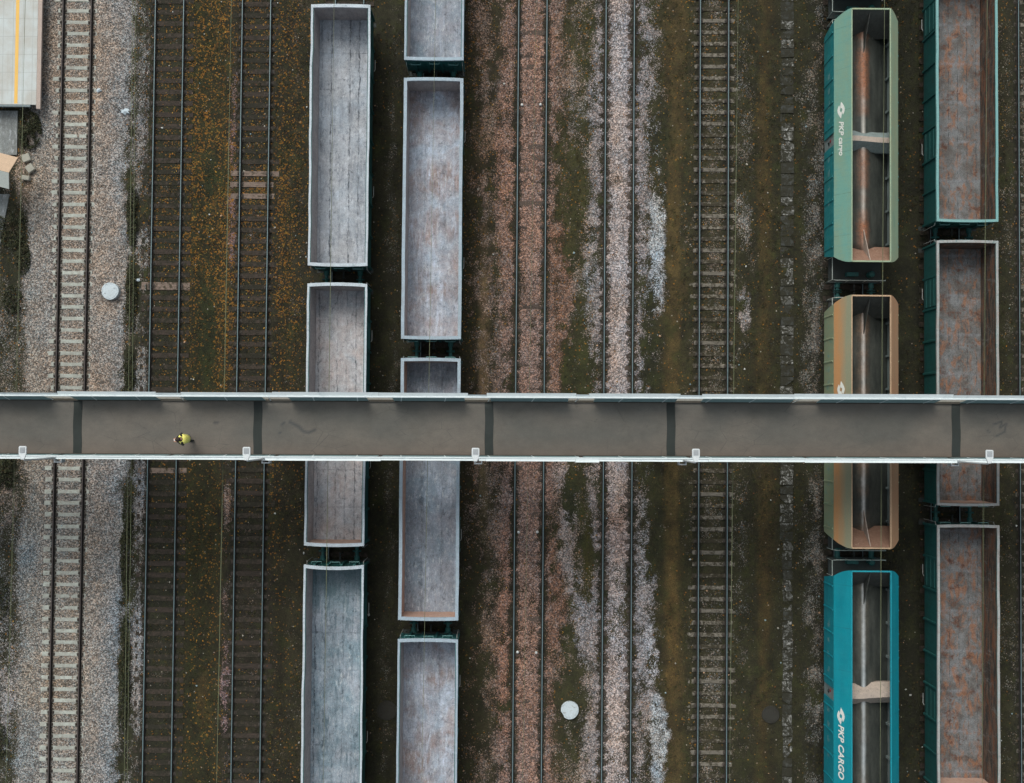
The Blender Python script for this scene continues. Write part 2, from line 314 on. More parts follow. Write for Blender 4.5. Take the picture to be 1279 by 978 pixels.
# stations across the yard: x, share of stones, stone colour, soil colour, leaf litter, height
ST = [
 (-32, .3, (106, 101, 94), (54, 50, 40), .1, -.05), (-26.3, .32, (108, 103, 96), (54, 51, 41), .1, -.05), (-25.95, .45, (130, 122, 116), (60, 56, 46), .1, -.04),
 (-25.6, 1., (138, 132, 125), (78, 72, 64), 0, -.03), (-24.6, 1., (142, 133, 125), (78, 72, 64), 0, 0), (-23.3, 1., (136, 125, 115), (76, 68, 60), 0, .0),
 (-22.45, 1., (144, 133, 124), (80, 73, 65), 0, .0), (-22.1, 1., (146, 135, 126), (80, 73, 65), 0, .05), (-21.2, 1., (142, 135, 130), (78, 73, 68), 0, -.04), (-20.75, .9, (136, 136, 136), (64, 60, 52), 0, -.14),
 (-20.45, .3, (120, 114, 110), (52, 50, 36), .08, -.2), (-19.9, .38, (122, 120, 118), (54, 52, 42), .08, -.18), (-19.5, .3, (112, 108, 106), (50, 46, 38), .12, -.02), (-19.25, .25, (106, 100, 96), (50, 46, 38), .14, .02),
 (-19.1, .2, (92, 80, 72), (46, 42, 34), .22, .02), (-18.9, .16, (86, 76, 68), (44, 41, 32), .22, .035), (-17.9, .14, (84, 74, 64), (44, 41, 32), .26, .035), (-17.5, .1, (84, 74, 62), (46, 42, 29), .4, .0), (-17.3, .08, (86, 74, 60), (48, 43, 28), .45, -.06),
 (-16.2, .05, (90, 78, 60), (50, 46, 27), .5, -.1), (-15.4, .06, (92, 78, 60), (52, 46, 28), .6, -.08), (-14.85, .22, (108, 88, 82), (50, 43, 35), .25, -.03),
 (-14.5, .2, (104, 88, 80), (46, 41, 34), .3, .02), (-14.2, .16, (98, 84, 76), (45, 41, 34), .3, .03), (-13.3, .16, (98, 84, 76), (45, 41, 33), .3, .03), (-12.7, .1, (92, 80, 68), (48, 42, 32), .35, -.03),
 (-11.9, .14, (96, 84, 74), (54, 47, 36), .35, -.06), (-11.2, .14, (104, 94, 84), (54, 48, 38), .2, -.06), (-10.2, .1, (78, 70, 62), (46, 42, 33), .08, -.03),
 (-7.4, .1, (78, 70, 62), (46, 42, 33), .03, -.03), (-6.9, .1, (86, 80, 72), (48, 44, 34), .03, -.05), (-6.5, .25, (92, 88, 82), (58, 54, 46), .03, -.05),
 (-6.0, .1, (84, 78, 70), (46, 42, 33), .02, -.04), (-2.7, .12, (96, 84, 72), (52, 45, 32), .1, -.03), (-2.1, .3, (120, 98, 86), (58, 48, 34), .12, -.05),
 (-1.6, .5, (124, 104, 92), (70, 58, 46), .06, -.05), (-1.1, .38, (116, 100, 90), (62, 54, 44), .08, -.05), (-.4, .62, (122, 99, 90), (60, 50, 41), .05, -.02),
 (.2, .9, (130, 105, 95), (64, 51, 41), .02, .015), (1.6, .95, (132, 107, 97), (64, 51, 41), .02, .015), (2.1, .85, (118, 92, 80), (64, 50, 39), .03, 0),
 (2.7, .5, (118, 96, 82), (64, 55, 40), .06, -.04), (3.2, .38, (122, 108, 98), (66, 60, 42), .08, -.06), (3.9, .3, (126, 114, 104), (62, 58, 38), .08, -.06),
 (4.3, .62, (130, 121, 119), (62, 57, 45), .03, -.02), (4.75, .9, (136, 127, 126), (66, 60, 54), .02, .02), (5.58, .96, (168, 157, 155), (72, 62, 56), .01, .03),
 (6.4, .9, (136, 129, 131), (66, 60, 54), .02, .02), (6.75, .75, (128, 123, 124), (62, 56, 46), .03, 0), (7.2, .42, (136, 128, 126), (62, 55, 38), .05, -.04),
 (7.8, .22, (126, 118, 112), (62, 54, 36), .06, -.06), (8.2, .08, (112, 96, 80), (78, 63, 42), .03, -.07), (8.75, .08, (112, 96, 80), (82, 66, 44), .03, -.07),
 (9.1, .12, (104, 92, 80), (58, 51, 33), .08, -.05), (9.7, .22, (106, 96, 86), (58, 52, 38), .08, -.02), (10.6, .3, (110, 100, 90), (62, 55, 42), .08, .0),
 (11.5, .2, (104, 98, 88), (56, 51, 36), .06, -.02), (12.2, .22, (108, 102, 96), (56, 51, 36), .06, -.05), (12.8, .12, (90, 84, 74), (52, 46, 31), .05, -.06),
 (13.15, .06, (92, 82, 66), (70, 56, 35), .03, -.06), (13.5, .06, (92, 82, 66), (62, 50, 31), .03, -.06), (14.0, .1, (94, 90, 80), (50, 45, 30), .04, -.05),
 (15.2, .12, (96, 92, 84), (50, 46, 31), .04, -.05), (15.6, .35, (104, 102, 96), (48, 45, 36), .03, -.05), (16.2, .5, (106, 103, 97), (48, 45, 38), .02, -.03),
 (16.7, .2, (80, 74, 66), (44, 42, 34), .02, -.02), (19., .08, (80, 74, 66), (44, 42, 33), .02, -.03), (21., .08, (80, 74, 66), (44, 42, 33), .03, -.03),
 (24.4, .08, (90, 84, 72), (50, 46, 34), .04, -.03), (25.4, .14, (98, 92, 78), (56, 50, 34), .06, -.05), (26.3, .2, (104, 98, 88), (52, 47, 36), .04, .03),
 (27.5, .4, (114, 100, 92), (54, 48, 40), .03, .0), (32, .3, (114, 100, 92), (54, 48, 40), .03, -.03)]
sx = np.array([s[0] for s in ST], float)
warp = (vn[0].fbm(GX * .55, GY * .28, 4) - .5) * 1.0 + (vn[1].fbm(GX * 2.2, GY * 1.3, 3) - .5) * .5
near_track = np.min([np.abs(GX - t) for t in TR.values()], axis=0)
WX = GX + warp * np.clip((near_track - .5) / .8, .35, 1)
ip = lambda f: np.interp(WX, sx, np.array([f(s) for s in ST], float))
cover = ip(lambda s: s[1]); leaf = ip(lambda s: s[4])
stc = np.stack([ip(lambda s, i=i: S(*s[2])[i]) for i in range(3)], -1)
soc = np.stack([ip(lambda s, i=i: S(*s[3])[i]) for i in range(3)], -1)
hz = np.interp(GX, sx, [s[5] for s in ST])
def patch(cx, cy, rx, ry, cov=None, st=None, so=None, lf=None, amt=1., power=2.):
    """a ragged patch of other ground"""
    global cover, leaf, stc, soc
    n = (vn[2].fbm(GX * 1.6 + cx, GY * .8 + cy, 4) - .5) * 1.7
    n = n + (vn[4].fbm(GX * 4.5 + cy, GY * 3.2 + cx, 3) - .5) * 1.3
    d = ((GX - cx) / (rx * 1.1)) ** 2 + ((GY - cy) / ry) ** 2
    w = np.clip((1.15 + n - d) * 1.1, 0, 1) * amt
    if cov is not None: cover = cover * (1 - w) + cov * w
    if lf is not None: leaf = leaf * (1 - w) + lf * w
    if st is not None: stc = stc * (1 - w[..., None]) + np.array(S(*st)) * w[..., None]
    if so is not None: soc = soc * (1 - w[..., None]) + np.array(S(*so)) * w[..., None]
patch(7.6, 9.8, .55, 3.9, .9, (156, 163, 170), None, 0)
patch(7.45, 15.5, .4, 1.3, .7, (150, 152, 158))
patch(7.9, -16.6, .55, 3.2, .88, (152, 159, 166), None, 0); patch(7.5, -12.0, .5, 2.4, .7, (158, 158, 164), None, 0)
patch(7.2, -8.3, .5, 2.2, .65, (150, 146, 148)); patch(7.0, -5.2, .45, 1.4, .5, (150, 146, 148))
patch(3.0, -6.0, .55, 3.2, .85, (136, 128, 127)); patch(3.75, -10.2, .55, 2.6, .75, (134, 129, 130)); patch(2.6, -2.2, .5, 1.6, .6, (140, 126, 122))
patch(4.1, 8.5, .35, 3.2, .75, (132, 128, 128)); patch(4.05, -15.5, .4, 3.0, .8, (136, 126, 122))
patch(2.5, 7.4, .7, 5.6, .8, (118, 87, 71), (70, 52, 39)); patch(2.4, -9.2, .6, 2.6, .7, (117, 88, 74), (67, 50, 39))
patch(3.0, 12.8, .9, 4.4, .15, None, (66, 60, 38)); patch(3.5, 2.6, .9, 3.0, .12, None, (60, 58, 34)); patch(3.1, -3.9, .5, 1.5, .1, None, (54, 54, 34)); patch(4.0, -7, .3, 3.2, .15, None, (70, 62, 32))
patch(3.2, -14.5, .9, 3.2, .2, None, (58, 54, 38))
patch(5.58, -9.6, .9, 2.4, .55, None, (66, 60, 42)); patch(5.5, -5.0, .8, 1.8, .8, (150, 130, 124)); patch(7.3, 3.6, .6, 3.4, .15, None, (48, 46, 32)); patch(7.0, -2.2, .7, 1.3, .2, None, (60, 58, 36))
patch(7.8, 15.2, .7, 3.3, .2, None, (56, 52, 36)); patch(7.6, -5.2, .5, 3.6, .12, None, (58, 54, 36))
patch(-1.55, 5.5, .28, 5.2, .3, (150, 128, 114), (128, 102, 88), 0); patch(-1.5, -3.6, .25, 3.2, .3, (136, 120, 108), (104, 88, 76), 0)
patch(-.5, 14., .5, 6., .8, (130, 102, 90)); patch(-.25, -11., .4, 7., .75, (130, 100, 88))
patch(-1.9, -14, .7, 5.5, .15, None, (54, 48, 32)); patch(-1.9, -7, .7, 3, .2, None, (56, 48, 34))
patch(12.3, 6.2, .35, 1.5, .85, (140, 133, 130)); patch(12.2, 11.2, .5, 1.7, .45, (120, 116, 110)); patch(12.4, 15.5, .4, 1.5, .3, (116, 110, 100))
patch(8.5, 9.0, .35, 9., .06, None, (92, 74, 49)); patch(8.45, -4.5, .35, 7.5, .06, None, (96, 77, 51)); patch(8.5, -10.5, .35, 4, .06, None, (96, 74, 47))
patch(13.3, 12.5, .3, 8, .04, None, (76, 60, 38)); patch(13.3, -9, .3, 8, .04, None, (74, 58, 36))
patch(-16.1, -14.5, .4, 1.6, .08, None, (74, 58, 34), .3); patch(-15.2, 8.5, .5, 8., None, None, None, .85); patch(-16.9, 11.5, .6, 3.6, None, None, None, .7)
patch(-16.2, 5.0, .45, 3.2, .02, None, (46, 48, 24), .05); patch(-16.2, 13.5, .4, 1.5, .02, None, (44, 46, 26), .05)
patch(-14.9, 13.2, .3, 5.5, .6, (116, 92, 92)); patch(-14.8, -14, .35, 3.5, .5, (116, 96, 98)); patch(-14.9, -4.3, .35, 1.4, .5, (126, 110, 104))
patch(-13.7, 11., .8, 3.6, None, None, None, .75); patch(-12.2, 9.5, .35, 5.4, None, None, None, .75); patch(-12.4, -6.5, .4, 6, None, None, None, .6)
patch(-13.7, -10, 1.2, 8, None, None, (50, 42, 37), .08); patch(-18.4, -12, 1., 7, None, None, None, .06); patch(-18.4, 11., .9, 3.2, None, None, None, .4)
patch(-19.6, 9.2, .4, 1.2, .75, (130, 130, 130)); patch(-19.6, 2.8, .45, 2.0, .8, (126, 124, 122)); patch(-19.55, -3.6, .4, 4., .85, (134, 132, 132)); patch(-19.5, -12.5, .4, 4.5, .85, (134, 132, 132)); patch(-19.8, 15.2, .35, 1.6, .5, (122, 118, 116))
patch(-26.6, 4.5, .8, 3.4, .45, (112, 107, 100)); patch(-26.7, -4.5, .5, 2.2, .6, (118, 108, 102)); patch(-27., -10, .7, 3., .5, (132, 128, 126)); patch(-26.4, -14.5, .6, 2.6, .7, (138, 132, 130)); patch(-26.1, 13.2, .45, 1.6, .6, (146, 134, 126), (110, 98, 88))
patch(-26.5, 9.5, .8, 2.2, .12, None, (48, 46, 34)); patch(-26.8, -2.0, .6, 1.5, .15, None, (44, 42, 32))
# oily ground beside the rails; hollows round the fastenings
for k_, t in TR.items():
    for sgn in (-1, 1):
        d = np.abs(GX - t - sgn * GAUGE)
        w = np.clip(1 - d / (.30 if k_ != 'T1' else .24), 0, 1) ** .7 * np.clip(.55 + .9 * vn[3].fbm(GX * 2, GY * 2, 3), 0, 1)
        dk = np.array(S(44, 41, 37)) if k_ != 'T1' else np.array(S(66, 52, 45))
        soc = soc * (1 - w[..., None]) + dk * w[..., None]
        cover = cover * (1 - w * (.85 if k_ != 'T1' else .7))
        if k_ in ('T4', 'T5'):
            ph = np.abs(((GY - 16.05) / .61 + .5) % 1 - .5) * .61
            w = np.clip(1.3 - ((GX - t - sgn * GAUGE) / .36) ** 2 - (ph / .14) ** 2 + (vn[4](GX * 5, GY * 5) - .5), 0, 1) * (1 if k_ == 'T5' else .45)
            soc = soc * (1 - w[..., None]) + np.array(S(66, 54, 50)) * w[..., None]; cover = cover * (1 - .92 * w)
            hz = hz - .04 * w
mid = (vn[5].fbm(GX * 2.6, GY * 1.8, 5) - .5); big = (vn[6].fbm(GX * .9 + 50, GY * .45 + 7, 4) - .5)
cover = np.clip(cover + (mid * 1.3 + big * .7) * np.where(GX < -20.6, .45, np.clip(cover * 2.4, .12, 1.)), 0, 1)
clump = np.clip((vn[3].fbm(GX * 2.2 + 31, GY * 1.5 + 11, 5) - .53) * 6, 0, 1)        # moss clumps
moss = np.clip((vn[8].fbm(GX * .7 + 3, GY * .4 + 8, 3) - .42) * 4, 0, 1) * clump * np.where((GX < -20.6) | (near_track < .55), .35, 1)
soc = soc * (1 - .6 * moss[..., None]) + np.array(S(60, 62, 32)) * .6 * moss[..., None]; cover = cover * (1 - .7 * moss)
leaf = np.clip(leaf * (.35 + 1.5 * vn[6].fbm(GX * .9, GY * .6, 4)), 0, 1)
soc = soc * np.array([.66, .69, .5]) * (.25 + 1.25 * vn[7].fbm(GX * 1.9, GY * 1.4, 5))[..., None]; stc = stc * (.72 + .56 * vn[8].fbm(GX * 1.6, GY * 1.1, 5))[..., None]
tint = (vn[9].fbm(GX * .35, GY * .3, 3) - .5)[..., None]
tint2 = (vn[9].fbm(GX * 1.7 + 5, GY * 1.3 + 2, 4) - .5)[..., None]; stc = stc * (1 + tint * np.array([.3, 0, -.3]) + tint2 * np.array([.28, 0, -.24]))
hz = hz + (vn[10].fbm(GX * 2.5, GY * 2.5, 3) - .5) * .05 * np.clip(near_track / 1.2, .6, 1)
nz = (vn[10].fbm(GX * 3.1 + 9, GY * 3.1, 3) - .5) * .09
for k_, a_, b_ in (('T6', .95, .075), ('T2', .9, .07), ('T3', .92, .07), ('T9', .9, .075), ('T5', .8, .075), ('T4', .8, .075)):   # ballast heaped over the sleeper ends
    e_ = np.clip((np.abs(GX - TR[k_]) - a_) / .12, 0, 1) * np.clip((1.9 - np.abs(GX - TR[k_])) / .4, 0, 1); hz = hz + e_ * (b_ + nz)
e_ = np.clip((GX - TR['T1'] - .98) / .1, 0, 1) * np.clip((-21.6 - GX) / .3, 0, 1); hz = hz + e_ * (.05 + nz)
e_ = np.clip((TR['T1'] - 1.0 - GX) / .1, 0, 1) * np.clip((GX + 25.1) / .3, 0, 1) * np.clip((GY + 2) / 4, 0, 1); hz = hz + e_ * (.04 + nz)
for k_ in ('T2', 'T3', 'T6', 'T9'): hz = hz + (nz * .5 - (.022 if k_ == 'T6' else .03 if k_ in ('T2', 'T3') else 0)) * (np.abs(GX - TR[k_]) < .9)
leaf = leaf * np.interp(GY, [-8, 0, 6, 10], [.3, .45, .85, 1.])
stc = stc * (1 - np.clip((-1 - GY) / 4, 0, 1)[..., None] * (GX < -20)[..., None] * np.array([.07, .0, -.05]))
far_ = (np.abs(GX) > 33) | (np.abs(GY) > 28)
hz = np.where(far_, -.12, hz)
def ground_at(x, y, arr):
    i = np.clip(np.searchsorted(gx, x), 0, len(gx) - 1); j = np.clip(np.searchsorted(gy, y), 0, len(gy) - 1); return arr[j, i]

def np_mesh(name, V, F, mat, attrs={}, smooth=False):
    me = bpy.data.meshes.new(name); n = F.shape[1]
    me.vertices.add(len(V)); me.vertices.foreach_set('co', np.ascontiguousarray(V, np.float32).ravel())
    me.loops.add(F.size); me.loops.foreach_set('vertex_index', np.ascontiguousarray(F, np.int32).ravel())
    me.polygons.add(len(F)); me.polygons.foreach_set('loop_start', np.arange(0, F.size, n, dtype=np.int32)); me.polygons.foreach_set('loop_total', np.full(len(F), n, np.int32))
    me.update(calc_edges=True)
    for k, a in attrs.items():
        if a.ndim == 2:
            at = me.attributes.new(k, 'FLOAT_COLOR', 'POINT'); c = np.ones((len(V), 4), np.float32); c[:, :3] = a; at.data.foreach_set('color', c.ravel())
        else:
            at = me.attributes.new(k, 'FLOAT', 'POINT'); at.data.foreach_set('value', a.astype(np.float32))
    if smooth: me.polygons.foreach_set('use_smooth', [True] * len(F))
    me.materials.append(mat); me.validate(); return me

def ground_mat():
    k = NT('yard_ground', .95)
    p = k.pos(shift=False)
    cov = k.attr('stone', 'Fac'); lf = k.attr('leaf', 'Fac'); st = k.attr('stone_colour'); so = k.attr('soil_colour')
    # soil: fibrous moss and crumbs
    so2 = k.mul(k.mul(so, k.ramp(k.noise(p, 7, 5, .8), .25, .75, .45, 1.6)), k.ramp(k.noise(p, 26, 3, .8), .3, .7, .2, 1.95))
    gr = k.ramp(k.noise(p, 3.1, 5, .7, .5), .5, .7)
    so2 = k.mix(k.math('MULTIPLY', gr, .45), so2, k.mul(S(58, 62, 30), k.ramp(k.noise(p, 30, 2), .3, .7, .4, 1.5)))
    # stones: two sizes of cells, each with its own tone
    v1 = k.sep(k.voro(p, 15.)); v2 = k.sep(k.voro(p, 27.))
    tone = k.ramp(k.math('MULTIPLY', v1[0], v2[0]), .02, .6, .3, 1.8)
    warm = k.mix(v1[1], k.mix(.5, st, k.mul(st, 1.0)), k.mix(.16, st, S(180, 130, 100)))
    stcol = k.mul(k.mix(k.math('GREATER_THAN', v1[2], .72), warm, k.mix(.22, st, S(118, 134, 140))), tone)
    m = k.math('ADD', k.math('MULTIPLY', v2[1], .55), k.math('MULTIPLY', k.noise(p, 6, 4, .7), .45))
    mask = k.ramp(k.math('SUBTRACT', k.ramp(cov, 0, 1, .06, 1.0), m), -.03, .05)
    col = k.mix(mask, so2, stcol)
    # fallen leaves, one per cell where the litter is thick
    v3 = k.sep(k.voro(p, 15.))
    lm = k.math('MULTIPLY', k.math('GREATER_THAN', k.math('MULTIPLY', lf, .42), v3[0]), k.ramp(k.noise(p, 3.4, 3), .3, .6))
    lc = k.mix(v3[1], S(150, 98, 30), k.mix(v3[2], S(110, 66, 30), S(126, 104, 44)))
    col = k.mix(k.math('MULTIPLY', lm, .85), col, lc)
    # stray pale stones and scraps
    v4 = k.sep(k.voro(p, 7.)); dd = k.voro(p, 7., 'Distance')
    sp = k.math('MULTIPLY', k.math('GREATER_THAN', v4[0], .965), k.math('LESS_THAN', dd, .22))
    col = k.mix(k.math('MULTIPLY', sp, .8), col, k.mix(v4[1], S(176, 170, 160), S(150, 120, 100)))
    h = k.math('MULTIPLY', k.voro(p, 11., 'Distance'), mask)
    k.bump(k.math('ADD', h, k.noise(p, 14, 3)), .03, .8)
    return k.done(col)
M_ground = ground_mat()
ny_, nx_ = GX.shape
V = np.stack([GX, GY, hz], -1).reshape(-1, 3); idx = np.arange(ny_ * nx_).reshape(ny_, nx_)
F = np.stack([idx[:-1, :-1], idx[:-1, 1:], idx[1:, 1:], idx[1:, :-1]], -1).reshape(-1, 4)
ground = structure(link('ground', np_mesh('ground', V, F, M_ground, dict(stone=cover.ravel(), leaf=leaf.ravel(), stone_colour=stc.reshape(-1, 3), soil_colour=soc.reshape(-1, 3)), True)))

# ---- loose ballast stones, weeds and leaves: what nobody could count
def col_mat(name, rough=.9):
    k = NT(name, rough); return k.done(k.attr('tint'))
def scatter(name, n, prob, template, tf, size, colour, sink, tilt=.0, label=None, cat=None):
    x = rng.uniform(-31, 31, n * 4); y = rng.uniform(-25, 26, n * 4)
    keep = rng.random(n * 4) < prob(x, y); x, y = x[keep][:n], y[keep][:n]; m = len(x)
    a = rng.uniform(0, 2 * np.pi, m); s = rng.uniform(*size, m)
    T = np.asarray(template, float)
    ax, ay = rng.uniform(-tilt, tilt, m), rng.uniform(-tilt, tilt, m)
    jit = rng.uniform(.7, 1.3, (m, len(T), 1))
    v = T[None] * s[:, None, None] * jit
    zx = v[..., 2] + v[..., 0] * ax[:, None] + v[..., 1] * ay[:, None]
    vx = v[..., 0] * np.cos(a)[:, None] - v[..., 1] * np.sin(a)[:, None]; vy = v[..., 0] * np.sin(a)[:, None] + v[..., 1] * np.cos(a)[:, None]
    P = np.stack([vx + x[:, None], vy + y[:, None], zx + (ground_at(x, y, hz) + sink * s)[:, None]], -1)
    Fc = (np.asarray(tf)[None] + (np.arange(m) * len(T))[:, None, None]).reshape(-1, len(tf[0]))
    c = np.repeat(colour(x, y, m), len(T), 0)
    o = link(name, np_mesh(name, P.reshape(-1, 3), Fc, col_mat(name + '_surface'), dict(tint=c)))
    o['kind'] = 'stuff'
    if label: tag(o, label, cat)
    return o
OCT = [(1, 0, 0), (.2, .9, .1), (-1, .1, -.1), (-.1, -.9, .05), (.1, .1, .75), (0, 0, -.7)]
OF = [(0, 1, 4), (1, 2, 4), (2, 3, 4), (3, 0, 4), (1, 0, 5), (2, 1, 5), (3, 2, 5), (0, 3, 5)]
def offrail(x, y): return np.min([np.abs(np.abs(x - t) - GAUGE) for t in TR.values()], axis=0) > .13
def onsleeper(x, y): return (np.abs(x - TR['T1']) < 1.3) & (np.abs(((y - 20.82) / .609 + .5) % 1 - .5) * .609 < .15)
def stcolour(x, y, m):
    base = ground_at(x, y, stc); t = rng.uniform(.35, 1.6, (m, 1)); w = rng.uniform(-1, 1, (m, 1))
    return np.clip(base * t * (1 + w * np.array([.2, 0, -.2])), 0, .85)
scatter('ballast_stones', 90000, lambda x, y: ground_at(x, y, cover) ** 1.6 * .9 * offrail(x, y) * ~onsleeper(x, y), OCT, OF, (.018, .042), stcolour, .1, .3,
        'loose grey, pink and brown stones strewn over the track ballast', 'stones')
def leafcolour(x, y, m):
    pal = np.array([S(168, 112, 34), S(132, 84, 30), S(140, 118, 52), S(104, 62, 32), S(184, 140, 60)]); return pal[rng.integers(0, 5, m)] * rng.uniform(.6, 1.1, (m, 1))
QUAD = [(1, 0, .1), (0, .6, .25), (-1, 0, .1), (0, -.6, .2)]
scatter('fallen_leaves', 16000, lambda x, y: ground_at(x, y, leaf) * .95 * offrail(x, y), QUAD, [(0, 1, 2), (0, 2, 3)], (.025, .05), leafcolour, .5, .5,
        'yellow and brown fallen leaves lying between the left-hand tracks', 'leaves')
def weedcolour(x, y, m):
    pal = np.array([S(56, 60, 28), S(70, 66, 34), S(44, 48, 26), S(84, 74, 40), S(62, 52, 32)]); return pal[rng.integers(0, 5, m)] * rng.uniform(.6, 1.2, (m, 1))
TUFT = []; TF = []
for q in range(6):
    a_ = q * 1.047; b_ = a_ + .5; n0 = len(TUFT)
    TUFT += [(.12 * math.cos(a_), .12 * math.sin(a_), 0), (.9 * math.cos(a_ + .2), .9 * math.sin(a_ + .2), .75), (.35 * math.cos(b_ + .3), .35 * math.sin(b_ + .3), .3)]; TF.append((n0, n0 + 1, n0 + 2))
scatter('low_weeds', 30000, lambda x, y: np.clip(1 - ground_at(x, y, cover) * 1.5, 0, 1) * .6 * offrail(x, y) * (vn[11].fbm(x * .8, y * .6, 3) > .47), TUFT, TF, (.05, .11), weedcolour, 0, .2,
        'low olive weeds and moss growing between the tracks', 'weeds')

# ------------------------------------------------------------------ railway tracks
def rail_mesh(head):
    m = Mesh(); y0, y1 = -30, 30
    prof = [(-.068, .035), (.068, .035), (.068, .047), (.02, .06), (.012, .15), (.034, .158), (.036, .193), (.021, .203), (-.021, .203), (-.036, .193), (-.034, .158), (-.012, .15), (-.02, .06), (-.068, .047)]
    n = len(prof); ys = np.linspace(y0, y1, 25)
    for i in range(len(ys) - 1):
        vs = [(x, ys[i], z) for x, z in prof] + [(x, ys[i + 1], z) for x, z in prof]
        for j in range(n):
            k = (j + 1) % n
            m.add([vs[j], vs[k], vs[n + k], vs[n + j]], [(0, 1, 2, 3)], 1 if j == 7 else 0)
    me = bpy.data.meshes.new('rail'); me.from_pydata(m.v, [], m.f)
    me.materials.append(M_rail_rust); me.materials.append(head); me.polygons.foreach_set('material_index', m.mi)
    bm = bmesh.new(); bm.from_mesh(me); bmesh.ops.remove_doubles(bm, verts=bm.verts, dist=1e-5); bmesh.ops.recalc_face_normals(bm, faces=bm.faces); bm.to_mesh(me); bm.free()
    return me
RAIL = rail_mesh(M_rail_head); RAIL_B = rail_mesh(M_rail_brown)
def sleeper_mesh(name, mat, concrete, w=.25, top=.035):
    m = Mesh()
    if concrete:   # waisted block: full height under the rails, lower in the middle, bevelled top
        st = [(-1.28, 0), (-1.2, .0), (-.98, .0), (-.55, .0), (-.4, -.018), (.4, -.018), (.55, .0), (.98, .0), (1.2, .0), (1.28, 0)]
        vs = []
        for i, (x, dz) in enumerate(st):
            ww = w / 2 * (.86 if i in (4, 5) else 1); zt = top + dz - (.015 if i in (0, 9) else 0)
            vs += [(x, -ww, -.16), (x, -ww * .93, zt - .02), (x, -ww * .78, zt), (x, ww * .78, zt), (x, ww * .93, zt - .02), (x, ww, -.16)]
        fs = [tuple(range(6))[::-1], tuple(54 + i for i in range(6))]
        for i in range(9):
            for j in range(6): a, b = i * 6 + j, i * 6 + (j + 1) % 6; fs.append((a, b, b + 6, a + 6))
        m.add(vs, fs)
    else: m.box(-1.28, 1.28, -w / 2, w / 2, -.13, top)
    for sx_ in (-1, 1):
        c = sx_ * GAUGE
        m.box(c - .18, c + .18, -.07, .07, top + .0008, top + .012, 1)
        for q in (-1, 1):
            m.box(c + q * .105 - .03, c + q * .105 + .03, -.05, .05, top + .0125, top + .042, 1); m.lathe([(.022, top + .043), (.022, top + .075), (.01, top + .082)], (c + q * .11, 0, 0), n=6, mi=1)
    return m.mesh(name, [mat, M_plate], bevel=0)
SL = dict(conc=sleeper_mesh('concrete_sleeper', M_sleeper_conc, True), dirty=sleeper_mesh('mossy_sleeper', M_sl_dirty, True), wood=sleeper_mesh('timber_sleeper', M_sl_wood, False, .26, .03),
          rust=sleeper_mesh('stony_sleeper', M_sl_wood_rust, False, .26, .03), pale=sleeper_mesh('bleached_sleeper', M_sl_pale, False, .27, .036))
TRACKS = [
 ('T1', 'conc', 20.82, .609, RAIL_B, 'track with clean pale concrete sleepers and brown rails, nearest the yellow-lined platform'),
 ('T2', 'wood', 7.36, .61, RAIL, 'track with dark mossy sleepers and thin shiny rails, next to the platform track'),
 ('T3', 'wood', 13.41, .605, RAIL, 'track with orange leaf litter and three bleached sleepers, just left of the grey wagons'),
 ('TA', 'wood', 14.0, .61, RAIL, 'track under the row of white-rimmed plank-floored open wagons'),
 ('TB', 'wood', 14.1, .61, RAIL, 'track under the row of mottled grey open wagons beside the reddish ballast'),
 ('T4', 'rust', 16.2, .61, RAIL, 'track on reddish-brown ballast, first to the right of the grey wagons'),
 ('T5', 'rust', 16.05, .61, RAIL, 'track on bright pinkish-white ballast that hides its sleepers'),
 ('T6', 'dirty', 15.65, .6145, RAIL, 'track with half-buried pale sleepers in dark soil beside the brown footpath'),
 ('TH', 'wood', 14.3, .61, RAIL, 'track under the row of hopper wagons'),
 ('TW', 'wood', 14.2, .61, RAIL, 'track under the row of rusty open wagons'),
 ('T9', 'dirty', 14.4, .61, RAIL, 'track at the edge of the photo beyond the rusty open wagons')]
M_white = grimy('white_painted_block', S(214, 216, 214), S(180, 176, 170), rough=.7)
for key, kind, ph, sp, rail, lab in TRACKS:
    t = thing('railway_track', (TR[key], 0, 0), lab, 'railway track', 'parallel tracks of the goods yard')
    for sgn in (-1, 1): link('rail', rail, t, (sgn * GAUGE, 0, 0))
    k0 = math.ceil((-29.5 - ph) / sp); k1 = math.floor((29.5 - ph) / sp)
    for k in range(k0, k1 + 1):
        y = ph + k * sp
        if key in ('TA', 'TB', 'TH', 'TW') and abs(y) > 24: continue
        me = SL[kind]
        if (key == 'T3' and k in (0, -1, -2)) or (key == 'T2' and min(abs(y - 7.36), abs(y + 2.3)) < .3): me = SL['pale']
        o = link('sleeper', me, t, (random.uniform(-.03, .03), y + random.uniform(-.015, .015), random.uniform(-.012, .006) + (.0 if key not in ('T4', 'T5') else -.02)))
        o.rotation_euler = (0, 0, random.uniform(-.008, .008))
        if key == 'T2' and abs(y - 7.36) < .1: o.scale = (1, 1.5, 1)
    if key == 'T4':
        for y in (17.2, -5.45, -11.78):
            for sgn in (-1, 1):
                m = Mesh(); m.lathe([(.065, .02), (.08, .05), (.065, .1), (.02, .12)], n=10); m.obj('bond_box', M_white, t, (-.05 + sgn * .49, y + random.uniform(-.03, .03), 0), smooth=True)

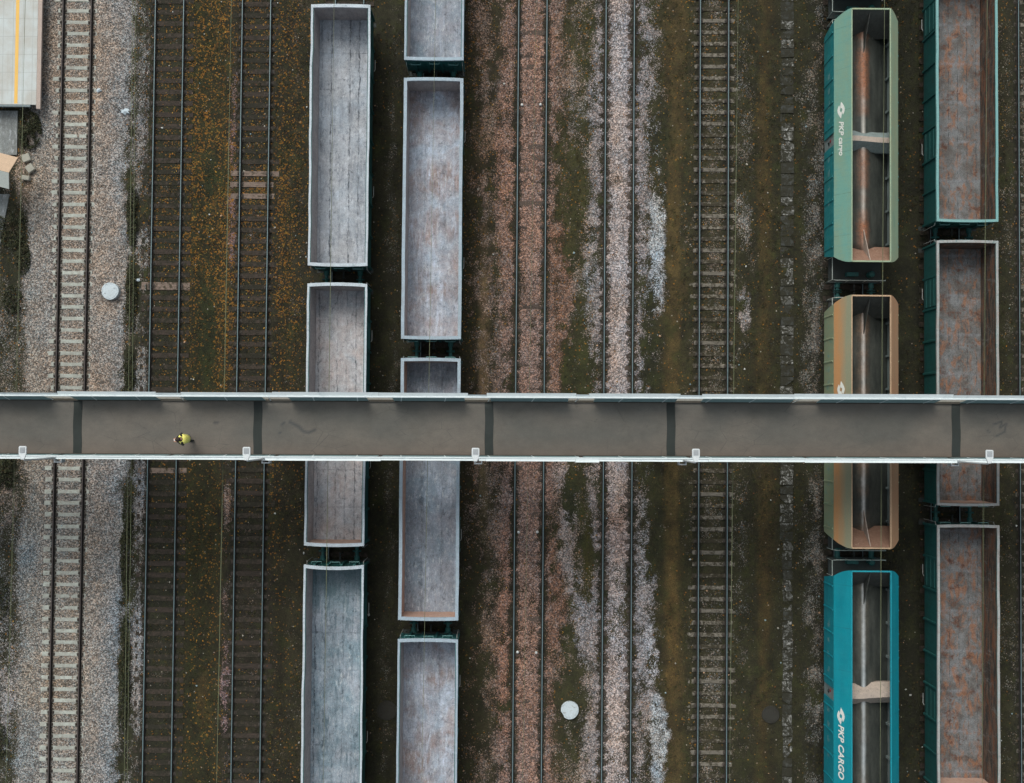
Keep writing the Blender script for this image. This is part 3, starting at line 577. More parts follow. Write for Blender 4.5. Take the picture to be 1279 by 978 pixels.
# overhead wires: contact wire and the messenger that carries it
WIRES = [('T1', (-23.9, 30), (-24.2, -30), 'overhead wire pair above the clean concrete-sleeper track by the platform'),
 ('T2', (-18.78, 30), (-18.36, -30), 'overhead wire pair above the mossy track next to the platform track'),
 ('T3', (-13.84, 30), (-14.08, -30), 'overhead wire pair above the leaf-strewn track left of the grey wagons'),
 ('TA', (-8.85, 30), (-8.92, -30), 'overhead wire pair above the white-rimmed plank-floored wagons'),
 ('TB', (-3.82, 30), (-4.3, -30), 'overhead wire pair above the mottled grey wagons'),
 ('T4', (1.12, 30), (.5, -30), 'overhead wire pair above the reddish ballast track'),
 ('T6', (10.97, 30), (10.45, -30), 'overhead wire pair above the half-buried sleepers beside the brown footpath'),
 ('TH', (18.1, 30), (17.7, -30), 'overhead wire pair above the hopper wagons'),
 ('TW', (23.15, 30), (22.55, -30), 'overhead wire pair above the rusty open wagons')]
for key, a, b, lab in WIRES:
    t = thing('overhead_wire', (TR[key], 0, 5.5), lab, 'overhead wire', 'overhead wires along the tracks')
    ax, bx = a[0] - TR[key], b[0] - TR[key]
    m = Mesh(); m.tube([(ax, 32, 0), ((ax + bx) / 2, 0, -.02), (bx, -32, 0)], .011 if key in ('T2', 'T3') else .0075, 6); m.obj('contact_wire', M_wire, t)
    k2 = 58.8 / 59.5; off = (TR[key] * (1 - k2) * -1) + (.0 if key != 'T2' else .14)
    m = Mesh(); ptsm = [((ax + (bx - ax) * u) * k2 + off, 32 - 64 * u, .68 + .12 * math.cos(u * 6.283)) for u in np.linspace(0, 1, 13)]
    m.tube(ptsm, .010 if key == 'T2' else .006, 6); m.obj('messenger_wire', M_wire, t)
    for u in np.linspace(.04, .96, 10):
        m = Mesh(); m.tube([(ax + (bx - ax) * u, 32 - 64 * u, 0), ((ax + (bx - ax) * u) * k2 + off, 32 - 64 * u, .68 + .12 * math.cos(u * 6.283))], .0035, 4); m.obj('dropper', M_wire, t)

# ------------------------------------------------------------------ running gear shared by every wagon
def bogie_frame():
    m = Mesh()
    for s_ in (-1, 1):
        x = s_ * 1.0
        poly = [(x, -1.35, .55), (x, -1.2, .78), (x, -.5, .82), (x, -.25, .42), (x, .25, .42), (x, .5, .82), (x, 1.2, .78), (x, 1.35, .55), (x, 1.0, .5), (x, .5, .34), (x, -.5, .34), (x, -1.0, .5)]
        m.prism(poly, (-.05, 0, 0), (.05, 0, 0))
        for yy in (-.9, .9): m.box(x - .11, x + .11, yy - .14, yy + .14, .5, .8)
    m.box(-1.0, 1.0, -.22, .22, .62, .92); m.lathe([(.3, .92), (.3, 1.0)], n=16)
    return m.mesh('bogie_frame', M_underframe)
def wheelset():
    m = Mesh(); m.tube([(-1.05, 0, 0), (1.05, 0, 0)], .075, 10)
    for s_ in (-1, 1):
        pr = [(.1, -.07), (.38, -.06), (.46, -.065), (.46, .045), (.49, .05), (.49, .075), (.38, .06), (.1, .07)]
        m.lathe([(r, -h * s_) for r, h in pr], (s_ * GAUGE, 0, 0), 'x', 28)
    return m.mesh('wheelset', M_wheel)
BOGIE = bogie_frame(); WHEELS = wheelset()
def buffer_mesh():
    m = Mesh(); m.lathe([(.14, 0), (.14, .22), (.09, .23), (.09, .44), (.225, .45), (.225, .47), (.2, .485)], (0, 0, 0), 'y', 18); m.box(-.2, .2, -.02, .0, -.2, .2)
    return m.mesh('buffer', M_teal_dark)
BUFFER = buffer_mesh()
def hook_mesh():
    m = Mesh(); m.box(-.04, .04, 0, .2, -.06, .06); m.prism([(-.03, .2, -.06), (-.03, .36, -.06), (-.03, .38, .08), (-.03, .3, .1), (-.03, .28, 0), (-.03, .2, .05)], (0, 0, 0), (.06, 0, 0))
    for s_ in (-1, 1): m.tube([(s_ * .06, .3, -.02), (s_ * .07, .36, -.25), (s_ * .05, .3, -.45)], .018, 6)
    m.tube([(-.08, .3, -.45), (.08, .3, -.45)], .03, 8)
    return m.mesh('coupling', M_underframe)
HOOK = hook_mesh()
def running_gear(t, half, beam, zb=1.25):
    """two bogies, four buffers, two couplings; half = where the buffer beam stands"""
    for s_ in (-1, 1):
        b = link('bogie', BOGIE, t, (0, s_ * (half - 2.05), 0))
        for q in (-.9, .9): link('wheelset', WHEELS, b, (0, q, .66))
        for x in (-.875, .875):
            o = link('buffer', BUFFER, t, (x, s_ * half, zb)); o.rotation_euler = (0, 0, 0 if s_ > 0 else math.pi)
        o = link('coupling', HOOK, t, (0, s_ * half, zb - .05)); o.rotation_euler = (0, 0, 0 if s_ > 0 else math.pi)

# ------------------------------------------------------------------ open wagons
ZF, ZR = 1.45, 3.45
def gondola(cx, y0, y1, hw, rim, floor, wall, endn, ends, outer, label, group, rimw=.105, endw=.165, seed=0, bulge=.03, end_bulge=.03):
    L = y1 - y0; h = L / 2; t = thing('open_wagon', (cx, (y0 + y1) / 2, 0), label, 'open wagon', group)
    N = VN(300 + seed)
    bx = lambda y, s_: (float(N.fbm(y * .45 + 40 * s_ + 60, 3.3, 3)) - .5) * 2 * bulge * min(1, (h - abs(y)) / 1.2 if abs(y) < h else 0)
    by = lambda x, s_: s_ * end_bulge * (1 - (x / hw) ** 2) * (.6 + float(N(7.7 * (s_ + 2), 5.)))
    T = .07
    # floor
    m = Mesh(); m.shell(lambda u, v: (-hw + .1 + (2 * hw - .2) * u, -h + .1 + (L - .2) * v, ZF + .012 * (float(N(u * 6, v * 24)) - .5)), lambda u, v: (-hw + .1 + (2 * hw - .2) * u, -h + .1 + (L - .2) * v, ZF - .08), 12, 48)
    m.obj('floor', floor, t)
    # side walls with posts and doors
    for s_ in (-1, 1):
        zb = lambda v: ZF - .12 + (ZR - .03 - ZF + .12) * v
        fo = lambda u, v: (s_ * (hw - .07) + bx(-h + .05 + (L - .1) * u, s_) * v, -h + .05 + (L - .1) * u, zb(v))
        fi = lambda u, v: (s_ * (hw - .07 - T) + bx(-h + .05 + (L - .1) * u, s_) * v + .012 * math.sin(v * 9 + u * 40) * (0 < v < 1), -h + .05 + (L - .1) * u, zb(v))
        m = Mesh(); m.shell(fo, fi, 44, 5)
        me = m.mesh('side_wall', [outer, wall]); n_in = 0
        for p in me.polygons:      # faces that look into the wagon carry the inner finish
            if p.normal.x * s_ < -.5: p.material_index = 1
        w = link('side_wall', me, t)
        npost = 9
        for i in range(npost):
            y = -h + .1 + (L - .2) * i / (npost - 1); b = bx(y, s_)
            mm = Mesh(); xa, xb = s_ * (hw - .068), s_ * (hw - .005)
            mm.prism([(xa, -.07, ZF - .2), (xb, -.045, ZF - .2), (xb, .045, ZF - .2), (xa, .07, ZF - .2)], (0, 0, 0), (b * .8, 0, ZR - .16 - ZF + .2)); mm.obj('side_post', outer, w, (0, y, 0))
        for yd in (-L * .25, L * .25):
            mm = Mesh(); xa, xb = s_ * (hw - .066), s_ * (hw - .04); xa, xb = min(xa, xb), max(xa, xb); wd = (L - .2) / 8 - .16
            mm.box(xa, xb, -wd / 2, wd / 2, ZF, ZR - .25)
            for zz in (ZF + .25, ZF + .85, ZF + 1.4): mm.box(min(s_ * (hw - .05), s_ * (hw - .02)), max(s_ * (hw - .05), s_ * (hw - .02)), -wd / 2, wd / 2, zz, zz + .07)
            d = mm.obj('side_door', outer, w, (0, yd + (L - .2) / 16, 0))
            mm = Mesh(); mm.tube([(s_ * (hw - .01), -.3, ZF - .05), (s_ * (hw + .03), -.2, ZF - .1), (s_ * (hw + .03), .3, ZF - .1)], .018, 6); mm.obj('door_latch', M_rim_worn, d)
    # end walls
    for s_ in (-1, 1):
        mt = (endn if s_ > 0 else ends)
        zb = lambda v: ZF - .1 + (ZR - .03 - ZF + .1) * v
        fo = lambda u, v: (-hw + .1 + (2 * hw - .2) * u, s_ * (h - .06) + by(-hw + 2 * hw * u, s_) * v, zb(v))
        fi = lambda u, v: (-hw + .1 + (2 * hw - .2) * u, s_ * (h - .06 - T) + by(-hw + 2 * hw * u, s_) * v + .01 * math.sin(u * 25), zb(v))
        m = Mesh(); m.shell(fo, fi, 12, 4); me = m.mesh('end_wall', [outer, mt])
        for p in me.polygons:
            if p.normal.y * s_ < -.5: p.material_index = 1
        e = link('end_wall', me, t)
        for x in (-1.0, -.35, .35, 1.0):
            mm = Mesh(); mm.box(-.06, .06, min(s_ * (h - .055), s_ * (h + .02)), max(s_ * (h - .055), s_ * (h + .02)), ZF - .15, ZR - .18); mm.obj('end_post', outer, e, (x, 0, 0))
        for x, zz in ((-.95, 2.9), (0., 3.05), (.95, 2.9)):
            mm = Mesh(); mm.tube([(x - .25, s_ * (h + .0), zz), (x - .25, s_ * (h + .09), zz), (x + .25, s_ * (h + .09), zz), (x + .25, s_ * (h + .0), zz)], .014, 6); mm.obj('grab_bar', M_rim_teal, e)
        for x in (-hw + .08, hw - .08):
            mm = Mesh(); mm.tube([(x, s_ * (h - .02), 3.0), (x, s_ * (h + .12), 2.9), (x, s_ * (h + .14), 1.2)], .015, 6); mm.obj('corner_handrail', M_rim_worn, e)
    # top rim: one closed frame
    m = Mesh(); ny = 44
    for s_ in (-1, 1):
        def fr(u, v, top, s_=s_):
            y = -h + L * u; x = hw - (1 - v) * rimw
            return (s_ * x + bx(y, s_), y, (ZR if top else ZR - .13) + .008 * (float(N(u * 30, 9 + s_)) - .5))
        m.shell(lambda u, v: fr(u, v, True), lambda u, v: fr(u, v, False), ny, 1)
        def fe(u, v, top, s_=s_):
            x = -hw + rimw - .004 + (2 * hw - 2 * rimw + .008) * u; y = h - (1 - v) * endw
            return (x, s_ * y + by(x, s_), (ZR + .002 if top else ZR - .128) + .008 * (float(N(u * 9, 19 + s_)) - .5))
        m.shell(lambda u, v: fe(u, v, True), lambda u, v: fe(u, v, False), 12, 1)
    m.obj('top_rim', rim, t)
    # underframe
    m = Mesh(); m.box(-.25, .25, -h + .2, h - .2, 1.0, ZF - .09); m.box(-hw + .12, -hw + .3, -h + .1, h - .1, 1.12, ZF - .09); m.box(hw - .3, hw - .12, -h + .1, h - .1, 1.12, ZF - .09)
    for y in np.linspace(-h + 1.2, h - 1.2, 7): m.box(-hw + .31, hw - .31, y - .06, y + .06, 1.16, ZF - .1)
    for s_ in (-1, 1): m.box(-1.3, 1.3, min(s_ * (h - .14), s_ * (h - .01)), max(s_ * (h - .14), s_ * (h - .01)), 1.02, 1.42)
    m.obj('underframe', M_underframe, t)
    # brake air pipe and steps at the ends
    for s_ in (-1, 1):
        for x in (-hw + .2, hw - .2):
            mm = Mesh(); mm.tube([(x, s_ * (h - .1), 1.1), (x, s_ * (h - .1), .55)], .02, 6); mm.box(x - .17, x + .17, s_ * (h - .1) - .11, s_ * (h - .1) + .11, .52, .555); mm.obj('shunter_step', M_underframe, t)
    running_gear(t, h, 0)
    return t
GA, GB, GR = 'white-rimmed open wagons in the plank-floored row', 'mottled open wagons in the row beside the reddish ballast', 'rusty open wagons coupled in the outermost row'
gondola(-8.83, 8.08, 21.32, 1.5, M_rim_white, M_floor_dusty, M_wall_dusty, M_wall_dusty, M_wall_dusty, M_teal_dark, 'dusty light grey open wagon with a bright white rim, wholly above the footbridge', GA, seed=1, bulge=.05)
gondola(-8.83, -5.94, 7.17, 1.5, M_rim_white, M_floor_pink, M_wall_dusty, M_wall_dusty, M_wall_salmon, M_teal, 'white-rimmed grey open wagon with pinkish dusty floor, passing under the footbridge', GA, seed=2, bulge=.05, end_bulge=.06)
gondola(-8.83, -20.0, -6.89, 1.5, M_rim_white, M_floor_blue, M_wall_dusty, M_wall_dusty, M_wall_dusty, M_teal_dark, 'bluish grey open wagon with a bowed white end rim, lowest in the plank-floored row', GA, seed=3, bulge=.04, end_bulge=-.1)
gondola(-4.1, 18.54, 31.64, 1.5, M_rim_blue, M_floor_grey, M_wall_dusty, M_wall_dusty, M_wall_dusty, M_teal, 'dark-floored grey open wagon with teal end, cut by the top edge of the photo', GB, seed=4)
gondola(-4.1, 4.43, 17.62, 1.5, M_rim_blue, M_floor_mottled, M_wall_dusty, M_wall_dusty, M_wall_salmon, M_teal, 'open wagon with a pale pink and blue-white mottled floor, just above the footbridge', GB, seed=5, rimw=.16)
gondola(-4.1, -9.6, 3.46, 1.5, M_rim_blue, M_floor_grey, M_wall_salmon, M_wall_dusty, M_wall_salmon, M_teal, 'blue-grey open wagon with a salmon rusty lower end, passing under the footbridge', GB, seed=6, rimw=.16)
gondola(-4.1, -23.65, -10.55, 1.5, M_rim_blue, M_floor_mottled, M_wall_dusty, M_wall_dusty, M_wall_dusty, M_teal, 'blue-white mottled open wagon cut by the bottom edge of the photo', GB, seed=7)
gondola(22.82, 10.57, 23.68, 1.55, M_rim_teal, M_floor_rust, M_wall_rusty, M_wall_rusty, M_wall_rusty, M_teal_dark, 'rust-patched open wagon with a pale teal rim, cut by the top edge of the photo', GR, rimw=.12, endw=.13, seed=8)
gondola(22.82, -3.68, 9.6, 1.55, M_rim_worn, M_floor_rust, M_wall_rusty, M_wall_rusty, M_wall_salmon, M_teal_dark, 'rust-patched open wagon with a chipped grey rim, passing under the footbridge', GR, rimw=.12, endw=.13, seed=9)
gondola(22.82, -17.85, -4.66, 1.55, M_rim_worn, M_floor_rust, M_wall_rusty, M_wall_rusty, M_wall_salmon, M_teal_dark, 'rusty open wagon below the footbridge with a flaking teal end rim', GR, rimw=.12, endw=.14, seed=10)

# ------------------------------------------------------------------ hopper wagons
M_hop_in = grimy('worn_hopper_steel', S(140, 154, 154), S(108, 116, 114), S(160, 170, 170), rough=.6, metal=.0, amount=.6, streak=(.5, .12, .5), scale=2)
def ridge_mat(name, shine, rust, amt):
    k = NT(name, .55, .1); p = k.pos(); x, y, z = k.sep(k.pos(shift=False))
    col = k.mix(k.ramp(k.noise(k.pos((1, .25, 1)), 2.2, 5, .6), .35, .65), S(62, 65, 62), S(88, 90, 85))
    ax = k.math('ABSOLUTE', x)
    top = k.ramp(k.math('ADD', ax, k.math('MULTIPLY', k.noise(k.pos((1, .4, 1)), 3, 4), .12)), .03, .2, .95, 0.)  # highlight on the ridge top painted in as a pale stripe
    col = k.mix(top, col, shine)
    rw = k.ramp(k.math('ADD', ax, k.math('MULTIPLY', k.noise(p, 5, 5, .7), .4)), .2, .62, 1., 0.)
    rr = k.math('MULTIPLY', k.math('MULTIPLY', rw, k.ramp(k.noise(k.pos((.2, 1, .2)), .45, 2), .34, .5)), amt)
    col = k.mix(rr, col, k.mul(rust, k.ramp(k.noise(p, 14, 4), .3, .7, .5, 1.4)))
    k.set(k.b.inputs['Metallic'], k.ramp(rr, 0, .6, .1, 0)); k.bump(k.noise(p, 20, 3), .003)
    col = k.mul(col, k.ramp(k.noise(k.pos((1, .6, 1)), 6, 5, .75), .3, .7, .75, 1.25)); return k.done(col, k.ramp(rr, 0, 1, .5, .8))
M_dust = grimy('sandy_dust_on_steel', S(190, 172, 158), S(150, 140, 134), S(120, 116, 116), rough=.85, amount=.6, scale=4)
M_hop_end_pink = grimy('pinkish_rust_slope', S(150, 116, 98), S(118, 88, 72), S(168, 142, 126), rough=.75, amount=.6)
M_hop_end_dark = grimy('dark_grey_slope', S(86, 88, 84), S(62, 62, 58), S(110, 104, 98), rough=.6, metal=.2, amount=.6)
M_white_letter = grimy('white_lettering_paint', S(226, 226, 220), S(196, 194, 186), rough=.6, amount=.3, bump=0)
M_handrail = grimy('pale_handrail_paint', S(178, 186, 180), S(130, 132, 126), rough=.6)
M_red = grimy('red_valve_paint', S(150, 40, 50), S(110, 40, 44), rough=.5)
M_marking = grimy('faded_marking_paint', S(130, 168, 168), S(96, 140, 140), rough=.6, amount=.6)
def text_mesh(body, size, shear):
    cu = bpy.data.curves.new('lettering', 'FONT'); cu.body = body; cu.size = size; cu.shear = shear; cu.extrude = .003; cu.offset = size * .028
    cu.align_x = 'LEFT'; cu.align_y = 'CENTER'; cu.space_character = 1.03
    o = bpy.data.objects.new('lettering', cu); COL.objects.link(o)
    me = bpy.data.meshes.new_from_object(o.evaluated_get(bpy.context.evaluated_depsgraph_get())); bpy.data.objects.remove(o)
    me.materials.clear(); me.materials.append(M_white_letter); return me
def emblem_mesh(L, W):
    """two facing blades round a small hole: a pointed oval with a slanted cut"""
    m = Mesh(); hole = W * .17
    for s_ in (1, -1):
        out = []; inn = []
        for i in range(13):      # outer edge from the far tip round to just past the middle
            u = -1 + 1.62 * i / 12; out.append((u * L / 2, W / 2 * (1 - abs(u) ** 1.7)))
        for i in range(9):       # inner edge: follows the hole, then the slanted cut back to the tip
            a = math.pi * (.18 + .9 * i / 8); inn.append((hole * 1.25 * math.cos(a), hole * math.sin(a)))
        pts = out + inn + [(-L * .2, -W * .13)]
        m.prism([(s_ * a, s_ * b, 0) for a, b in pts], (0, 0, -.003), (0, 0, .003))
    return m.mesh('emblem', M_white_letter)
WS, WO, ZS, ZT, ZB = 1.62, .985, 3.4, 4.3, 1.5
def hopper(y0, y1, slope_m, slope_m2, side_m, rim_m, ridge_m, end_n, end_s, label, plat_n, plat_s, text=None, text_y=None, text_size=.46, emblem_y=None, seed=0):
    L = y1 - y0; h = L / 2; yc = (y0 + y1) / 2; cx = TR['TH'] + .01
    t = thing('hopper_wagon', (cx, yc, 0), label, 'hopper wagon', 'round-shouldered hopper wagons in one row')
    N = VN(500 + seed)
    inset = lambda f: .36 * f ** 1.8
    for s_ in (-1, 1):
        # sloping shoulder from the loading opening down to the side
        def fa(u, v, d=0.):
            f = v; x = WO + (WS - WO) * f - .82 * d; z = ZT + (ZS - ZT) * f - .57 * d
            y = (-1 + 2 * u) * (h - inset(f)); return (s_ * (x + .008 * (float(N(u * 14, f * 2)) - .5)), y, z)
        m = Mesh(); m.shell(lambda u, v: fa(u, v), lambda u, v: fa(u, v, .05), 30, 6)
        m.obj('shoulder_panel', slope_m if s_ < 0 else slope_m2, t)
        m = Mesh(); m.box(min(s_ * (WO - .05), s_ * WO) + .001, max(s_ * (WO - .05), s_ * WO) + .001, -h + .05, h - .05, ZT - .12, ZT + .004); m.obj('opening_edge', rim_m, t)
        # lower side in two lengths with the door gear between them
        for q in (-1, 1):
            def fs(u, v, d=0.):
                f = v; ye = h - .36 - .26 * f; yi = .32
                y = q * (yi + (ye - yi) * u); return (s_ * (WS - d + .02 * math.sin(f * 3.14)), y, ZS - .012 + (ZB - ZS) * f)
            m = Mesh(); m.shell(lambda u, v: fs(u, v), lambda u, v: fs(u, v, .05), 12, 5); p = m.obj('side_panel', side_m, t)
            for i in range(5):
                m = Mesh(); y = q * (.7 + i * (h - 1.6) / 4); m.prism([(s_ * (WS + .021), y - .05, ZB + .1), (s_ * (WS + .05), y - .03, ZB + .1), (s_ * (WS + .05), y + .03, ZB + .1), (s_ * (WS + .021), y + .05, ZB + .1)], (0, 0, 0), (-s_ * .0, 0, ZS - ZB - .2)); m.obj('side_rib', side_m, p)
            for i in range(4):
                m = Mesh(); y = q * (1.0 + i * .75); m.box(min(s_ * (WS + .024), s_ * (WS + .027)), max(s_ * (WS + .024), s_ * (WS + .027)), y, y + .12 + .3 * random.random(), 2.55, 2.62); m.obj('marking', M_marking, p)
                m = Mesh(); m.box(min(s_ * (WS + .024), s_ * (WS + .027)), max(s_ * (WS + .024), s_ * (WS + .027)), y, y + .1 + .25 * random.random(), 2.35, 2.42); m.obj('marking', M_marking, p)
        m = Mesh(); m.tube([(s_ * (WS - .15), -.2, 2.1), (s_ * (WS + .02), 0, 2.4), (s_ * (WS - .15), .2, 2.1)], .04, 8); m.box(s_ * (WS - .2) - .1, s_ * (WS - .2) + .1, -.3, .3, 1.6, 2.2)
        g = m.obj('door_gear', M_underframe, t)
        m = Mesh(); m.lathe([(.02, 0), (.09, .01), (.09, .05), (.02, .06)], (s_ * (WS - .03), .06, 2.55), 'x', 12); m.obj('valve_wheel', M_red, g)
        # inner walls under the shoulder
        m = Mesh(); m.shell(lambda u, v: (s_ * (WS - .08), -h + .7 + (L - 1.4) * u, ZS - .1 + (1.42 - ZS) * v), lambda u, v: (s_ * (WS - .06), -h + .7 + (L - 1.4) * u, ZS - .1 + (1.42 - ZS) * v), 10, 3)
        m.obj('inner_wall', M_hop_in, t)
        for i in range(7):
            y = -h + 1.2 + i * (L - 2.4) / 6; m = Mesh(); m.box(min(s_ * (WS - .2), s_ * (WS - .085)), max(s_ * (WS - .2), s_ * (WS - .085)), y - .06, y + .06, 1.6, ZS - .1); m.obj('inner_rib', M_hop_in, t)
    # ends
    for s_ in (-1, 1):
        def fe(u, v, d=0.):
            f = v * 1.75
            if f <= 1: w = WO + (WS - WO) * f; z = ZT + (ZS - ZT) * f; y = h - inset(f)
            else: w = WS; z = ZS - (f - 1) / .75 * (ZS - ZB); y = h - .36 - .26 * (f - 1) / .75
            return ((-1 + 2 * u) * (w - .052), s_ * (y - d), z - .003)
        m = Mesh(); m.shell(lambda u, v: fe(u, v), lambda u, v: fe(u, v, .05), 8, 14); e = m.obj('end_wall', slope_m if seed != 1 else side_m, t)
        m = Mesh(); m.box(-WO + .05, WO - .05, min(s_ * (h - .07), s_ * h), max(s_ * (h - .07), s_ * h), ZT - .1, ZT + .006); m.obj('end_edge', rim_m, t)
        m = Mesh(); zi, yi = 2.55, h - 1.0
        m.shell(lambda u, v: ((-1 + 2 * u) * (WO - .02 + .55 * v), s_ * (h - .08 - (1.0 - .08) * v), ZT - .1 + (zi - ZT + .1) * v), lambda u, v: ((-1 + 2 * u) * (WO - .02 + .55 * v), s_ * (h - .055 - (1.0 - .08) * v), ZT - .14 + (zi - ZT + .1) * v), 6, 4)
        m.obj('end_slope', end_n if s_ > 0 else end_s, t)
        m = Mesh(); m.prism([(-.015, s_ * (h - 1.9), 2.93), (-.015, s_ * (h - .12), 4.14), (-.015, s_ * (h - .95), 2.5)], (0, 0, 0), (.03, 0, 0)); m.obj('gusset', M_hop_end_dark if s_ > 0 else M_dust, t)
    # saddle floor
    zr = lambda x: 2.98 - .82 * (math.sqrt(x * x + .02) - .141)
    m = Mesh(); m.shell(lambda u, v: ((-1 + 2 * u) * (WS - .09), -h + .75 + (L - 1.5) * v, zr((-1 + 2 * u) * (WS - .09)) + .012 * (float(N(u * 8, v * 30)) - .5)), lambda u, v: ((-1 + 2 * u) * (WS - .09), -h + .75 + (L - 1.5) * v, zr((-1 + 2 * u) * (WS - .09)) - .05), 48, 24)
    m.obj('saddle_floor', ridge_m, t, smooth=True)
    # cross partition: a flat-topped beam whose sides fall to the saddle
    def zp(y): a_ = abs(y); return 3.32 if a_ < .13 else 3.32 - (a_ - .13) * 1.5
    wp = lambda y: min(WS - .1, WO + (ZT - zp(y) - .14) / (ZT - ZS) * (WS - WO) - .1)
    ys_ = [-.52, -.4, -.27, -.131, -.129, .0, .129, .131, .27, .4, .52]
    m = Mesh(); rnd = random.Random(seed)
    def pt(u, v, d=0.):
        y = ys_[round(v * 10)]; x = (-1 + 2 * u) * wp(y)
        return (x, y + .05 * math.sin(u * 5 + seed), zp(y) + .03 * math.sin(u * 7 + seed * 2) + .05 * abs(-1 + 2 * u) ** 2 - d)
    m.shell(pt, lambda u, v: pt(u, v, .25), 12, 10)
    me = m.mesh('cross_partition', [M_dust if seed != 1 else M_hop_end_pink, M_hop_in if seed < 3 else M_dust])
    for p in me.polygons: p.material_index = 0 if abs(p.center.y) < .16 + .05 and p.normal.z > .8 else 1
    link('cross_partition', me, t)
    # underframe, platforms, handrails
    hb = h + .02; m = Mesh(); m.box(-.3, .3, -hb, hb, .95, 1.3)
    for s_, ext in ((1, plat_n), (-1, plat_s)):
        ya, yb = s_ * (h - .7), s_ * (h + ext); m.box(-1.35, 1.35, min(ya, yb), max(ya, yb), 1.2, 1.34)
        m.box(-1.4, 1.4, min(yb, yb - s_ * .12), max(yb, yb - s_ * .12), 1.0, 1.42)
    m.obj('underframe', M_underframe, t)
    for s_, ext in ((1, plat_n), (-1, plat_s)):
        yb = s_ * (h + ext - .06); m = Mesh(); zt_ = 2.35
        m.tube([(-1.42, s_ * (h - .5), zt_), (-1.42, yb, zt_), (-1.2, yb + s_ * .03, zt_ + .05), (1.3, yb + s_ * .03, zt_)], .022, 6)
        for x in (-1.42, -.5, .4, 1.3): m.tube([(x, yb, 1.3), (x, yb, zt_)], .016, 6)
        m.tube([(-1.42, s_ * (h - .5), 1.3), (-1.42, s_ * (h - .5), zt_)], .016, 6)
        m.obj('platform_handrail', M_handrail, t)
        m = Mesh(); m.lathe([(.16, 0), (.16, .5), (.1, .55)], (.75, s_ * (h + ext * .4), 1.342), n=14); m.obj('air_tank', M_teal_dark, t); m = Mesh(); m.box(-.5, .1, s_ * (h + ext * .4) - .1, s_ * (h + ext * .4) + .1, 1.35, 1.7); m.obj('brake_valve', M_teal_dark, t)
    gear_half = h + .1
    for s_, ext in ((1, plat_n), (-1, plat_s)):
        b = link('bogie', BOGIE, t, (0, s_ * (h - 1.6), 0))
        for q in (-.9, .9): link('wheelset', WHEELS, b, (0, q, .66))
        for x in (-.875, .875):
            o = link('buffer', BUFFER, t, (x, s_ * (h + ext), 1.25)); o.rotation_euler = (0, 0, 0 if s_ > 0 else math.pi)
        o = link('coupling', HOOK, t, (0, s_ * (h + ext), 1.2)); o.rotation_euler = (0, 0, 0 if s_ > 0 else math.pi)
    # lettering on the shoulder that faces the other tracks
    up = Vector((WS - WO, 0, ZT - ZS)).normalized(); u = Vector((0, -1, 0)); nrm = u.cross(up)
    def place(me, name, yw, frac):
        p = Vector((-WS, 0, ZS)) + up * (frac * math.hypot(WS - WO, ZT - ZS)) + nrm * .011; p.y = yw - yc
        o = link(name, me, t); o.matrix_local = Matrix(((u.x, up.x, nrm.x, p.x), (u.y, up.y, nrm.y, p.y), (u.z, up.z, nrm.z, p.z), (0, 0, 0, 1)))
    if text: place(text_mesh(text, text_size, .25), 'lettering', text_y, .42)
    if emblem_y is not None: place(emblem_mesh(.84, .46), 'emblem', emblem_y, .42)
    return t
def paint(name, c1, c2, c3, seam=2.1):
    k = NT(name, .58); p = k.pos(); x, y, z = k.sep(k.pos(shift=False))
    col = k.mix(k.ramp(k.noise(k.pos((1, .3, 1)), 1.2, 5, .65, .4), .38, .64), c1, c2)
    col = k.mix(k.math('MULTIPLY', k.ramp(k.noise(k.pos((.35, 3.2, .35)), 2.2, 6, .75), .5, .68), .55), col, c3)
    fy = k.math('FRACT', k.math('ADD', k.math('DIVIDE', y, seam), .37)); d = k.math('MINIMUM', fy, k.math('SUBTRACT', 1., fy))
    col = k.mix(k.math('MULTIPLY', k.ramp(d, 0., .012, 1., 0.), k.ramp(k.noise(p, 3, 4), .4, .6, .05, .4)), col, S(50, 60, 56))
    sp = k.math('MULTIPLY', k.ramp(k.noise(p, 9, 6, .85), .64, .7), k.ramp(k.noise(p, 1.1, 3), .5, .62)); col = k.mix(k.math('MULTIPLY', sp, .6), col, S(120, 86, 62))
    k.bump(k.noise(p, 1.2, 2), .02, .35); return k.done(k.mul(col, k.ramp(k.noise(p, 22, 3, .7), .3, .7, .92, 1.08)), k.ramp(k.noise(p, 2, 4), .3, .7, .45, .7))
P_green = paint('faded_sea_green_paint', S(116, 162, 148), S(128, 156, 136), S(90, 152, 150))
P_green2 = grimy('bleached_green_paint', S(150, 172, 146), S(164, 158, 124), S(120, 160, 142), rough=.6, amount=.6, streak=(1, .3, 1), scale=1.4, speck=.1)
def tan_fade():
    k = NT('rust_faded_tan_paint', .65); p = k.pos(); x, y, z = k.sep(k.pos(shift=False))
    f = k.ramp(k.math('ADD', z, k.math('MULTIPLY', k.math('SUBTRACT', k.noise(k.pos((1, .2, 1)), 2.4, 5), .5), .5)), 3.6, 4.05)
    col = k.mix(f, S(180, 132, 88), S(142, 142, 118)); col = k.mix(k.math('MULTIPLY', k.ramp(k.noise(k.pos((1, .3, 1)), 3, 5, .7), .5, .7), .5), col, S(158, 138, 110))
    return k.done(k.mul(col, k.ramp(k.noise(p, 20, 3), .3, .7, .93, 1.07)))
P_tan = tan_fade()
P_tan2 = grimy('orange_faded_paint', S(186, 140, 108), S(160, 140, 112), rough=.65, amount=.6, streak=(1, .2, 1), scale=1.4, speck=.1)
P_cyan = paint('bright_cyan_blue_paint', S(2, 142, 158), S(6, 130, 146), S(20, 148, 158))
P_teal_side = paint('teal_side_paint', S(20, 134, 142), S(34, 120, 122), S(78, 154, 152), 1.6)
